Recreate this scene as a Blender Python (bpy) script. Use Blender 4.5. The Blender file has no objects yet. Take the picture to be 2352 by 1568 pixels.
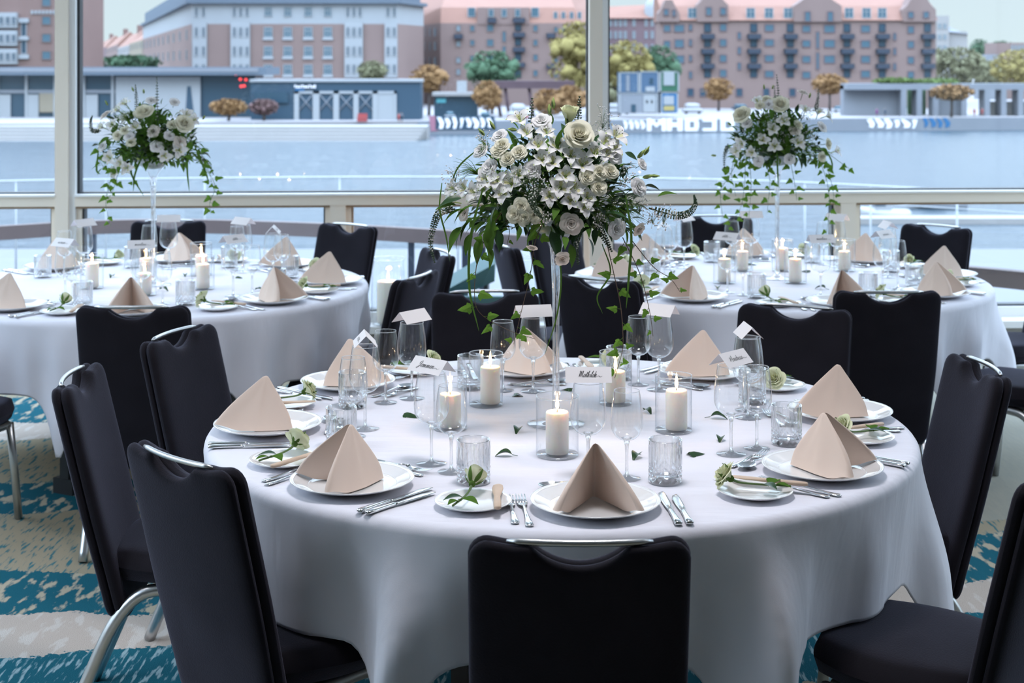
import bpy, math, random
from mathutils import Vector, Matrix, Quaternion
random.seed(7)
PI = math.pi
SC = bpy.context.scene
COL = SC.collection
F = 3434.0            # focal length in pixels of the 2352 px wide frame
HY = 150.0            # height of the horizon in the frame
CZ = 1.681            # eye height above the carpet
T = 0.752             # top of the tablecloths

def at(px, py, z=T):
    d = F*(CZ-z)/(py-HY)
    return Vector(((px-1176)*d/F, d, z))
def atd(px, py, d):
    return Vector(((px-1176)*d/F, d, CZ-(py-HY)*d/F))
def sstep(a, b, x):
    t = max(0.0, min(1.0, (x-a)/(b-a))); return t*t*(3-2*t)

# ------------------------------------------------------------------ materials
def newmat(name):
    m = bpy.data.materials.new(name); m.use_nodes = True
    n = m.node_tree.nodes; l = m.node_tree.links
    return m, n, l, n['Principled BSDF']
def pm(name, col, rough=.5, metal=0, spec=.5, bump=0, bscale=50, var=0, vscale=8, sheen=0, sheent=(1,1,1), trans=0, sss=0, sssr=.01, coat=0, emit=None, es=0, sheenr=.3):
    m, n, l, b = newmat(name)
    b.inputs['Base Color'].default_value = (*col, 1)
    b.inputs['Roughness'].default_value = rough
    b.inputs['Metallic'].default_value = metal
    b.inputs['Specular IOR Level'].default_value = spec
    if sheen:
        b.inputs['Sheen Weight'].default_value = sheen
        b.inputs['Sheen Roughness'].default_value = sheenr
        b.inputs['Sheen Tint'].default_value = (*sheent, 1)
    if trans: b.inputs['Transmission Weight'].default_value = trans
    if coat: b.inputs['Coat Weight'].default_value = coat
    if sss:
        b.inputs['Subsurface Weight'].default_value = sss
        b.inputs['Subsurface Radius'].default_value = (1, .6, .35)
        b.inputs['Subsurface Scale'].default_value = sssr
    if emit:
        b.inputs['Emission Color'].default_value = (*emit, 1)
        b.inputs['Emission Strength'].default_value = es
    if bump or var:
        tc = n.new('ShaderNodeTexCoord')
        if bump:
            nt = n.new('ShaderNodeTexNoise'); nt.inputs['Scale'].default_value = bscale; nt.inputs['Detail'].default_value = 3
            bp = n.new('ShaderNodeBump'); bp.inputs['Strength'].default_value = bump; bp.inputs['Distance'].default_value = .01
            l.new(tc.outputs['Object'], nt.inputs['Vector']); l.new(nt.outputs['Fac'], bp.inputs['Height']); l.new(bp.outputs['Normal'], b.inputs['Normal'])
        if var:
            nv = n.new('ShaderNodeTexNoise'); nv.inputs['Scale'].default_value = vscale; nv.inputs['Detail'].default_value = 4
            mx = n.new('ShaderNodeMix'); mx.data_type = 'RGBA'
            mx.inputs[6].default_value = (*[c*(1-var) for c in col], 1); mx.inputs[7].default_value = (*[min(1, c*(1+var)) for c in col], 1)
            l.new(tc.outputs['Object'], nv.inputs['Vector']); l.new(nv.outputs['Fac'], mx.inputs[0]); l.new(mx.outputs[2], b.inputs['Base Color'])
    return m
def thin_glass(name, base=.04, edge=.8, power=3.0, dark=(.78,.82,.85), tint=(.985,.99,.99)):
    m, n, l, b = newmat(name); n.remove(b)
    out = n['Material Output']
    lw = n.new('ShaderNodeLayerWeight'); lw.inputs['Blend'].default_value = .5
    p = n.new('ShaderNodeMath'); p.operation = 'POWER'; p.inputs[1].default_value = power
    ma = n.new('ShaderNodeMath'); ma.operation = 'MULTIPLY_ADD'; ma.inputs[1].default_value = edge; ma.inputs[2].default_value = base; ma.use_clamp = True
    l.new(lw.outputs['Facing'], p.inputs[0]); l.new(p.outputs[0], ma.inputs[0])
    mx = n.new('ShaderNodeMix'); mx.data_type = 'RGBA'; mx.inputs[6].default_value = (*tint, 1); mx.inputs[7].default_value = (*dark, 1)
    l.new(p.outputs[0], mx.inputs[0])
    tr = n.new('ShaderNodeBsdfTransparent'); l.new(mx.outputs[2], tr.inputs['Color'])
    gl = n.new('ShaderNodeBsdfGlossy'); gl.inputs['Roughness'].default_value = .0; gl.inputs['Color'].default_value = (1, 1, 1, 1)
    ms = n.new('ShaderNodeMixShader'); l.new(ma.outputs[0], ms.inputs[0]); l.new(tr.outputs[0], ms.inputs[1]); l.new(gl.outputs[0], ms.inputs[2])
    l.new(ms.outputs[0], out.inputs['Surface'])
    return m
def solid_glass(name, clear=.35):
    m, n, l, b = newmat(name); n.remove(b)
    g = n.new('ShaderNodeBsdfGlass'); g.inputs['IOR'].default_value = 1.5; g.inputs['Roughness'].default_value = 0
    t = n.new('ShaderNodeBsdfTransparent'); ms = n.new('ShaderNodeMixShader'); ms.inputs[0].default_value = clear
    l.new(g.outputs[0], ms.inputs[1]); l.new(t.outputs[0], ms.inputs[2]); l.new(ms.outputs[0], n['Material Output'].inputs['Surface'])
    return m
def petal(name, col, col2, trl=.18):
    """diffuse petals that let some daylight through; col2 towards the base"""
    m, n, l, b = newmat(name); n.remove(b)
    tc = n.new('ShaderNodeTexCoord'); nt = n.new('ShaderNodeTexNoise'); nt.inputs['Scale'].default_value = 1.7
    mx = n.new('ShaderNodeMix'); mx.data_type = 'RGBA'; mx.inputs[6].default_value = (*col, 1); mx.inputs[7].default_value = (*col2, 1)
    l.new(tc.outputs['Object'], nt.inputs['Vector']); l.new(nt.outputs['Fac'], mx.inputs[0])
    d = n.new('ShaderNodeBsdfDiffuse'); t = n.new('ShaderNodeBsdfTranslucent'); ms = n.new('ShaderNodeMixShader'); ms.inputs[0].default_value = trl
    l.new(mx.outputs[2], d.inputs['Color']); l.new(mx.outputs[2], t.inputs['Color'])
    l.new(d.outputs[0], ms.inputs[1]); l.new(t.outputs[0], ms.inputs[2]); l.new(ms.outputs[0], n['Material Output'].inputs['Surface'])
    return m

M = {}
M['chrome'] = pm('polished_steel', (.78,.79,.8), .12, 1)
M['alu'] = pm('brushed_aluminium', (.62,.63,.64), .32, 1)
M['china'] = pm('white_china', (.84,.84,.84), .08, 0, .5, coat=.3)
M['card'] = pm('white_card', (.82,.79,.8), .7)
M['ink'] = pm('black_ink', (.015,.015,.018), .6)
M['wood'] = pm('pale_wood', (.62,.46,.34), .5, var=.15, vscale=30)
M['velvet'] = pm('charcoal_velvet', (.0125,.011,.0145), .85, 0, .10, var=.4, vscale=9, sheen=.24, sheent=(.58,.58,.80), sheenr=.45, bump=.12, bscale=260)
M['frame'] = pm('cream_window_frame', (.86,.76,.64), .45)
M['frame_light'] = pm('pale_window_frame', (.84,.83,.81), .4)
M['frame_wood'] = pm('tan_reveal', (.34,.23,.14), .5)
M['gasket'] = pm('black_gasket', (.02,.025,.03), .5)
M['wall'] = pm('painted_wall', (.62,.6,.57), .8)
M['ceil'] = pm('white_ceiling', (.82,.82,.82), .9)
M['pane'] = thin_glass('window_glass', .02, .6, 4.0, (.85,.9,.92), (.985,.99,.99))
M['bowl'] = thin_glass('thin_clear_glass', .05, .8, 2.8, (.66,.68,.72))
M['vessel'] = thin_glass('candle_glass', .04, .65, 3.2, (.55,.6,.66))
M['glass'] = solid_glass('clear_glass', .45)
M['foot'] = thin_glass('thick_clear_glass', .06, .6, 3.0, (.90,.92,.94))
M['crystal'] = thin_glass('cut_crystal', .10, .95, 1.4, (.50,.53,.58))
M['wax'] = pm('ivory_wax', (.90,.85,.77), .5, 0, .3, sss=.6, sssr=.02)
M['wick'] = pm('burnt_wick', (.03,.02,.02), .9)
M['flame'] = pm('candle_flame', (0,0,0), 1, emit=(1,.66,.32), es=9)
M['rose'] = petal('cream_petal', (.86,.86,.66), (.74,.78,.48))
M['rose_open'] = petal('ivory_petal', (.90,.88,.76), (.86,.83,.66))
M['white'] = petal('white_petal', (.92,.90,.91), (.84,.84,.82))
M['blush'] = petal('blush_petal', (.87,.80,.76), (.80,.74,.66))
M['pgreen'] = petal('green_petal_tip', (.42,.55,.16), (.5,.6,.25))
M['anther'] = pm('dark_anther', (.05,.03,.03), .7)
M['throat'] = pm('yellow_throat', (.66,.64,.36), .7)
M['stemg'] = pm('green_stem', (.10,.17,.05), .5)
M['sepal'] = petal('green_sepal', (.09,.17,.04), (.14,.23,.06), .2)
M['leafd'] = pm('dark_leaf', (.022,.065,.018), .35, 0, .4, var=.4, vscale=20)
M['leafm'] = petal('mid_leaf', (.12,.23,.045), (.07,.15,.03), .35)
M['leafl'] = petal('ivy_green', (.16,.30,.045), (.08,.18,.03), .4)
M['vine'] = pm('brown_vine', (.10,.055,.03), .7)
M['spike'] = pm('dark_green_bud', (.035,.07,.03), .6)
M['spikew'] = pm('pale_bud', (.62,.62,.55), .6)
M['gyp'] = pm('tiny_white_flower', (.82,.78,.78), .7)
M['black'] = pm('black_metal', (.012,.012,.014), .5)

# white cotton with faint creases
def cloth_mat():
    m, n, l, b = newmat('white_cotton_cloth')
    b.inputs['Base Color'].default_value = (.815,.81,.88,1); b.inputs['Roughness'].default_value = .75
    b.inputs['Specular IOR Level'].default_value = .15
    b.inputs['Sheen Weight'].default_value = .1
    tc = n.new('ShaderNodeTexCoord'); mp = n.new('ShaderNodeMapping'); mp.inputs['Scale'].default_value = (2.2, 9, 3)
    n1 = n.new('ShaderNodeTexNoise'); n1.inputs['Scale'].default_value = 1.6; n1.inputs['Detail'].default_value = 3
    n2 = n.new('ShaderNodeTexNoise'); n2.inputs['Scale'].default_value = 700; n2.inputs['Detail'].default_value = 1
    ad = n.new('ShaderNodeMath'); ad.operation = 'MULTIPLY_ADD'; ad.inputs[1].default_value = .02
    bp = n.new('ShaderNodeBump'); bp.inputs['Strength'].default_value = .35; bp.inputs['Distance'].default_value = .02
    l.new(tc.outputs['Object'], mp.inputs['Vector']); l.new(mp.outputs[0], n1.inputs['Vector']); l.new(tc.outputs['Object'], n2.inputs['Vector'])
    l.new(n2.outputs['Fac'], ad.inputs[0]); l.new(n1.outputs['Fac'], ad.inputs[2]); l.new(ad.outputs[0], bp.inputs['Height']); l.new(bp.outputs[0], b.inputs['Normal'])
    return m
M['cloth'] = cloth_mat()
M['napkin'] = pm('beige_linen', (.80,.645,.55), .8, 0, .2, bump=.06, bscale=900, sheen=.15)

# ------------------------------------------------------------------ mesh builder
class MB:
    def __init__(s): s.v = []; s.f = []; s.mi = []; s.sm = []
    def add(s, vs, fs, mi=0, smooth=True, mat=None):
        o = len(s.v)
        if mat is not None: vs = [mat @ Vector(p) for p in vs]
        s.v.extend([tuple(p) for p in vs])
        for f in fs: s.f.append(tuple(i+o for i in f)); s.mi.append(mi); s.sm.append(smooth)
        return s
    def box(s, x0, x1, y0, y1, z0, z1, mi=0, mat=None):
        vs = [(x,y,z) for z in (z0,z1) for y in (y0,y1) for x in (x0,x1)]
        return s.add(vs, [(0,2,3,1),(4,5,7,6),(0,1,5,4),(2,6,7,3),(0,4,6,2),(1,3,7,5)], mi, False, mat)
    def grid(s, fn, nu, nv, mi=0, closeu=False, smooth=True, mat=None, mifn=None):
        vs = [fn(i/(nu if closeu else nu), j/nv) for j in range(nv+1) for i in range(nu if closeu else nu+1)]
        w = nu if closeu else nu+1
        o = len(s.v); s.add(vs, [], mat=mat)
        for j in range(nv):
            for i in range(nu):
                a = j*w+i; b = j*w+(i+1) % w
                s.f.append((o+a, o+b, o+b+w, o+a+w)); s.sm.append(smooth)
                s.mi.append(mifn((i+.5)/nu, (j+.5)/nv) if mifn else mi)
        return s
    def lathe(s, prof, n=32, mi=0, mat=None, rad=None, smooth=True):
        m = len(prof)
        def fn(u, v):
            k = min(m-1, int(round(v*(m-1)))); r, z = prof[k]; a = u*2*PI
            if rad: r = rad(a, z, r)
            return (r*math.cos(a), r*math.sin(a), z)
        return s.grid(fn, n, m-1, mi, True, smooth, mat)
    def tube(s, pts, r, n=8, mi=0, mat=None, cap=True):
        pts = [Vector(p) for p in pts]; m = len(pts)
        rr = r if isinstance(r, (list, tuple)) else [r]*m
        t0 = (pts[1]-pts[0]).normalized()
        nrm = t0.orthogonal().normalized(); vs = []
        for i, p in enumerate(pts):
            t = ((pts[min(i+1, m-1)]-pts[max(i-1, 0)])).normalized()
            nrm = (nrm - t*nrm.dot(t)).normalized(); bn = t.cross(nrm)
            for k in range(n):
                a = 2*PI*k/n; vs.append(p + nrm*math.cos(a)*rr[i] + bn*math.sin(a)*rr[i])
        fs = [(j*n+i, j*n+(i+1) % n, (j+1)*n+(i+1) % n, (j+1)*n+i) for j in range(m-1) for i in range(n)]
        if cap: fs += [tuple(range(n-1, -1, -1)), tuple((m-1)*n+i for i in range(n))]
        return s.add(vs, fs, mi, True, mat)
    def loft(s, st, n=10, e=.6, mi=0, mat=None):
        """stations (x, y, z, half width, half thickness) along +y, squarish rounded sections"""
        def pw(c): return math.copysign(abs(c)**e, c)
        vs = []
        for (x, y, z, w, h) in st:
            for k in range(n):
                a = 2*PI*(k+.5)/n; vs.append((x+pw(math.cos(a))*w, y, z+pw(math.sin(a))*h))
        m = len(st)
        fs = [(j*n+i, (j+1)*n+i, (j+1)*n+(i+1) % n, j*n+(i+1) % n) for j in range(m-1) for i in range(n)]
        fs += [tuple(range(n)), tuple((m-1)*n+i for i in range(n-1, -1, -1))]
        return s.add(vs, fs, mi, True, mat)
    def prism(s, poly, z0, z1, mi=0, mat=None):
        n = len(poly)
        vs = [(x,y,z0) for x,y in poly]+[(x,y,z1) for x,y in poly]
        fs = [(i, (i+1) % n, n+(i+1) % n, n+i) for i in range(n)]+[tuple(range(n-1,-1,-1)), tuple(range(n, 2*n))]
        return s.add(vs, fs, mi, False, mat)
    def ball(s, c, r, n=8, m=5, mi=0, sc=(1,1,1)):
        prof = [(max(1e-4, math.sin(PI*k/m)), -math.cos(PI*k/m)) for k in range(m+1)]
        return s.lathe(prof, n, mi, Matrix.Translation(c) @ Matrix.Diagonal((r*sc[0], r*sc[1], r*sc[2], 1)))
    def mesh(s, name, mats):
        me = bpy.data.meshes.new(name); me.from_pydata(s.v, [], s.f)
        for m in (mats if isinstance(mats, (list, tuple)) else [mats]): me.materials.append(m)
        me.polygons.foreach_set('material_index', s.mi); me.polygons.foreach_set('use_smooth', s.sm); me.update()
        return me
    def build(s, name, mats, parent=None, loc=None, rot=None):
        return put(name, s.mesh(name, mats), parent, loc, rot)

def put(name, me, parent=None, loc=None, rot=None, scale=None):
    o = bpy.data.objects.new(name, me); COL.objects.link(o)
    if parent: o.parent = parent
    if loc is not None: o.location = loc
    if rot is not None:
        if isinstance(rot, Quaternion): o.rotation_mode = 'QUATERNION'; o.rotation_quaternion = rot
        elif isinstance(rot, (int, float)): o.rotation_euler = (0, 0, rot)
        else: o.rotation_euler = rot
    if scale is not None: o.scale = (scale,)*3 if isinstance(scale, (int, float)) else scale
    return o
def tag(o, label=None, cat=None, group=None, kind=None):
    if label: o['label'] = label
    if cat: o['category'] = cat
    if group: o['group'] = group
    if kind: o['kind'] = kind
    return o
def struct(o): o['kind'] = 'structure'; return o
def thing(name, label, cat, loc=(0,0,0), rot=None, group=None):
    return tag(put(name, None, None, loc, rot), label, cat, group)
def copy_tree(o, parent=None):
    c = o.copy(); COL.objects.link(c)
    if parent: c.parent = parent
    for ch in KIDS.get(o, ()): copy_tree(ch, c)
    return c
KIDS = {}
def freeze(o):
    """remember the children of a prototype so that it can be copied"""
    def rec(x):
        KIDS[x] = [c for c in bpy.data.objects if c.parent == x]
        for c in KIDS[x]: rec(c)
    rec(o); return o
class Proto:
    """a prototype thing: the first use is the thing itself, later uses are copies with copies of its parts"""
    def __init__(s, o): s.o = freeze(o); s.used = False
    def use(s, loc, rot, label, group=None, scale=None):
        o = copy_tree(s.o) if s.used else s.o
        s.used = True
        o.location = loc
        if isinstance(rot, Quaternion): o.rotation_mode = 'QUATERNION'; o.rotation_quaternion = rot
        elif isinstance(rot, (int, float)): o.rotation_euler = (0, 0, rot)
        else: o.rotation_euler = rot
        if scale is not None: o.scale = (scale,)*3 if isinstance(scale, (int, float)) else scale
        o['label'] = label
        if group: o['group'] = group
        return o
def zrot(n, spin=0):
    return Vector(n).to_track_quat('Z', 'Y') @ Quaternion((0,0,1), spin)
def catmull(pts, k=6):
    pts = [Vector(p) for p in pts]
    if len(pts) < 3: return pts
    P = [2*pts[0]-pts[1]]+pts+[2*pts[-1]-pts[-2]]; out = []
    for i in range(1, len(P)-2):
        for j in range(k):
            t = j/k; a, b, c, d = P[i-1], P[i], P[i+1], P[i+2]
            out.append(.5*((2*b)+(c-a)*t+(2*a-5*b+4*c-d)*t*t+(3*b-a-3*c+d)*t**3))
    out.append(pts[-1]); return out
CANDLE_W=.12; SKY_TOP=3.6; EXPO=0.0
CANDLE_W=.8; SKY_TOP=8.5; EXPO=0.0; LAMP_W=18.0; OUT=.44; WATER=(.025,.045,.06)
SIDE_L=(.8,2.9,5.0,7.0,8.55); SIDE_R=(3.2,5.0,6.8,8.55)
# ------------------------------------------------------------------ the room
WA = math.atan(.053)
def wall_s(px):
    a = (px-1176)/F; X = a*8.7/(1-.053*a); return X/math.cos(WA)
WROT = WA
WLOC = (0, 8.7, 0)
def wbox(name, mat, s0, s1, y0, y1, z0, z1, parent=None, mi=None):
    b = MB().box(s0, s1, y0, y1, z0, z1)
    return b.build(name, mat, parent, None if parent else WLOC, None if parent else WROT)
XL, XR, YB, ZC = -4.0, 4.6, -3.6, 3.3
def carpet():
    m, n, l, b = newmat('patterned_carpet')
    b.inputs['Roughness'].default_value = .95; b.inputs['Specular IOR Level'].default_value = .05
    tc = n.new('ShaderNodeTexCoord'); sx = n.new('ShaderNodeSeparateXYZ'); l.new(tc.outputs['Object'], sx.inputs[0])
    def math_(op, a, b_=None, c=None):
        k = n.new('ShaderNodeMath'); k.operation = op
        for i, q in enumerate((a, b_, c)):
            if q is None: continue
            if isinstance(q, (int, float)): k.inputs[i].default_value = q
            else: l.new(q, k.inputs[i])
        return k.outputs[0]
    def noise(sc, scale3, det=2):
        mp = n.new('ShaderNodeMapping'); mp.inputs['Scale'].default_value = scale3; mp.inputs['Rotation'].default_value = (0,0,-.35)
        nt = n.new('ShaderNodeTexNoise'); nt.inputs['Scale'].default_value = sc; nt.inputs['Detail'].default_value = det
        l.new(tc.outputs['Object'], mp.inputs['Vector']); l.new(mp.outputs[0], nt.inputs['Vector']); return nt.outputs['Fac']
    big = noise(1.1, (1,1,1)); fine = noise(60, (1,1,1)); streak = noise(40, (1.7,.26,1), 3); patch = noise(24, (1.0,.34,1), 4)
    v = math_('MULTIPLY_ADD', sx.outputs[0], -.14, sx.outputs[1])
    v = math_('MULTIPLY_ADD', math_('SUBTRACT', big, .5), .5, v)
    v = math_('MULTIPLY_ADD', math_('SUBTRACT', fine, .5), .06, v)
    t = math_('DIVIDE', math_('SUBTRACT', v, 1.0), 8.0)
    BE, TE, PK = (.36,.31,.22,1), (.015,.115,.155,1), (.50,.43,.37,1)
    def ramp(fac, stops, interp='CONSTANT'):
        r = n.new('ShaderNodeValToRGB'); r.color_ramp.interpolation = interp
        e = r.color_ramp.elements
        while len(e) > 1: e.remove(e[-1])
        e[0].position = stops[0][0]; e[0].color = stops[0][1]
        for p, c in stops[1:]:
            q = e.new(p); q.color = c
        l.new(fac, r.inputs[0]); return r.outputs[0]
    P = lambda y: (y-1)/8
    edges = [(0,'B'), (P(2.2),'T'), (P(2.9),'P'), (P(3.3),'B'), (P(3.9),'S'), (P(4.46),'K'), (P(4.72),'T'), (P(5.14),'B'), (P(5.88),'T'), (P(6.3),'B'), (P(7.1),'K'), (P(7.4),'T'), (P(7.9),'B')]
    base = ramp(t, [(p, {'B':BE,'T':TE,'S':TE,'P':PK,'K':PK}[k]) for p, k in edges])
    # the second colour woven into each band and how much of it shows
    second = ramp(t, [(p, {'B':(.05,.17,.20,1),'T':(.46,.40,.30,1),'S':(.30,.42,.45,1),'P':(.56,.5,.45,1),'K':(.58,.53,.48,1)}[k]) for p, k in edges])
    sel = ramp(t, [(p, {'B':(1,1,1,1),'T':(0,0,0,1),'S':(1,1,1,1),'P':(0,0,0,1),'K':(0,0,0,1)}[k]) for p, k in edges])
    mst = ramp(streak, [(0,(0,0,0,1)),(.54,(0,0,0,1)),(.63,(1,1,1,1))], 'LINEAR')
    mpa = ramp(patch, [(0,(0,0,0,1)),(.53,(0,0,0,1)),(.60,(1,1,1,1))], 'LINEAR')
    mm = n.new('ShaderNodeMix'); mm.data_type = 'RGBA'; l.new(sel, mm.inputs[0]); l.new(mpa, mm.inputs[6]); l.new(mst, mm.inputs[7])
    mx = n.new('ShaderNodeMix'); mx.data_type = 'RGBA'; l.new(mm.outputs[2], mx.inputs[0]); l.new(base, mx.inputs[6]); l.new(second, mx.inputs[7])
    gx = math_('GREATER_THAN', sx.outputs[0], .3); gv = math_('GREATER_THAN', v, 5.3); gm = math_('MULTIPLY', gx, gv)
    wv = n.new('ShaderNodeMix'); wv.data_type = 'RGBA'; l.new(streak, wv.inputs[0]); wv.inputs[6].default_value = (.40,.37,.30,1); wv.inputs[7].default_value = (.30,.31,.27,1)
    fin = n.new('ShaderNodeMix'); fin.data_type = 'RGBA'; l.new(gm, fin.inputs[0]); l.new(mx.outputs[2], fin.inputs[6]); l.new(wv.outputs[2], fin.inputs[7])
    l.new(fin.outputs[2], b.inputs['Base Color'])
    bp = n.new('ShaderNodeBump'); bp.inputs['Strength'].default_value = .5; bp.inputs['Distance'].default_value = .01
    l.new(noise(400, (1,1,1)), bp.inputs['Height']); l.new(bp.outputs[0], b.inputs['Normal'])
    return m
struct(MB().prism([(XL,YB),(XR,YB),(XR,8.7+.053*XR),(XL,8.7+.053*XL)], -.06, 0).build('floor', carpet()))
struct(MB().box(XL-.2, XR+.2, YB-.2, 9.1, ZC, ZC+.1).build('ceiling', M['ceil']))
struct(MB().box(XL-.15, XR+.15, YB-.15, YB, 0, ZC).build('wall_back', pm('dark_panelling', (.16,.14,.13), .6)))
# side walls, each with a band of daylight windows
def sidewall(name, x0, x1, wn, ys):
    w = MB().box(x0, x1, YB, ys[0], 0, ZC).box(x0, x1, ys[0], 8.95, 0, .3).box(x0, x1, ys[0], 8.95, 3.15, ZC)
    for y in ys: w.box(x0, x1, y, y+.1, .3, 3.15)
    struct(w.build(name, M['wall']))
    p = MB()
    xm = (x0+x1)/2
    for a, c in zip(ys[:-1], ys[1:]): p.box(xm-.005, xm+.005, a+.1, c, .3, 3.15)
    struct(p.build(wn, M['pane']))
sidewall('wall_right', XR, XR+.15, 'window_8', SIDE_R)
sidewall('wall_left', XL-.15, XL, 'window_9', SIDE_L)
SL, SR = XL-.05, XR+.1
struct(wbox('wall_front', M['wall'], SL, SR, -.05, .1, 0, .2))
struct(MB().box(SL, SR, -.05, .1, 3.15, ZC).build('wall_front_top', M['wall'], None, WLOC, WROT))
# sill board and bottom rail
sl = MB().box(SL, SR, -.22, .05, .165, .205); struct(sl.build('trim_1', M['frame_light'], None, WLOC, WROT))
# big posts
posts = [158, 1372]
step = wall_s(1372)-wall_s(158)
pos = [wall_s(158)-step, wall_s(158), wall_s(1372), wall_s(1372)+step*.98]
pw = .055
k = 2
for s in pos:
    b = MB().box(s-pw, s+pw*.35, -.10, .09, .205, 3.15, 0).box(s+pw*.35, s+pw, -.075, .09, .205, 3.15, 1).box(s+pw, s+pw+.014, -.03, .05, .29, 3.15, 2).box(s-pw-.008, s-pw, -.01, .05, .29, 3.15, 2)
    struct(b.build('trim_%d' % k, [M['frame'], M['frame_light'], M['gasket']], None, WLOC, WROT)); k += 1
edges = [SL]+pos+[SR]
mull = [wall_s(158)-step*.5, wall_s(778), wall_s(1940)]
for i in range(len(edges)-1):
    a, b2 = edges[i]+(pw if i else 0), edges[i+1]-(pw if i < len(edges)-2 else 0)
    if b2-a < .1: continue
    # horizontal transom: pale lip, beige body, tan underside
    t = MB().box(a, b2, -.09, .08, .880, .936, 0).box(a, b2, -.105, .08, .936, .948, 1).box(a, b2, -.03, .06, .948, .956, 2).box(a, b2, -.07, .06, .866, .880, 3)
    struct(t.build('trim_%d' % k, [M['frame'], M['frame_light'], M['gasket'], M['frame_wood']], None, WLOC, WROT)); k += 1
    ms = [q for q in mull if a < q < b2]
    cuts = [a]+ms+[b2]
    for j in range(len(cuts)-1):
        c0, c1 = cuts[j]+(.045 if j else 0), cuts[j+1]-(.045 if j < len(cuts)-2 else 0)
        w = MB()
        # frame of the low light: stiles, bottom rail, black seal
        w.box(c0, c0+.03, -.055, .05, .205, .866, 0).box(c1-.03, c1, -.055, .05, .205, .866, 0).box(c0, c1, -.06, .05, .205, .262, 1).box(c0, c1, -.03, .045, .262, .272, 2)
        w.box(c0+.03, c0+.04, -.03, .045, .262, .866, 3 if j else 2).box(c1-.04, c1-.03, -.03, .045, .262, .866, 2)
        struct(w.build('trim_%d' % k, [M['frame'], M['frame_light'], M['gasket'], M['frame_wood']], None, WLOC, WROT)); k += 1
    for q in ms:
        struct(MB().box(q-.045, q+.045, -.085, .07, .205, .880).build('trim_%d' % k, M['frame'], None, WLOC, WROT)); k += 1
    g = MB().box(a, b2, .02, .03, .956, 3.15)
    for j in range(len(cuts)-1):
        c0, c1 = cuts[j]+(.045 if j else 0)+.04, cuts[j+1]-(.045 if j < len(cuts)-2 else 0)-.04
        g.box(c0, c1, .012, .02, .272, .866)
    struct(g.build('window_%d' % (i+1), M['pane'], None, WLOC, WROT))

# lights the room has: a grid of recessed ceiling lamps
def lamp(x, y, lab, energy):
    o = thing('ceiling_light', lab, 'lamp', (x, y, ZC), None, 'ceiling lamps')
    MB().box(-.31, .31, -.31, .31, -.02, 0).build('lamp_frame', M['frame_light'], o)
    MB().box(-.29, .29, -.29, .29, -.026, -.021).build('diffuser', pm('lamp_diffuser', (.9,.9,.9), .5, emit=(1,.97,.93), es=energy*.12), o)
    ld = bpy.data.lights.new('lamp_glow', 'AREA'); ld.energy = energy; ld.size = .55; ld.color = (.98,.95,1.0); ld.spread = math.radians(150)
    lo = bpy.data.objects.new('lamp_glow', ld); COL.objects.link(lo); lo.parent = o; lo.location = (0,0,-.03)
for r, y, k in (('first', 1.3, .0), ('second', 3.3, 1.0), ('third', 6.7, .12)):
    for c, x, q in (('left', -2.3, .65), ('middle', .15, 1.35), ('right', 2.6, .35)):
        lamp(x, y, 'square recessed ceiling lamp, %s of the %s row over the tables' % (c, r), LAMP_W*k*q)
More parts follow.
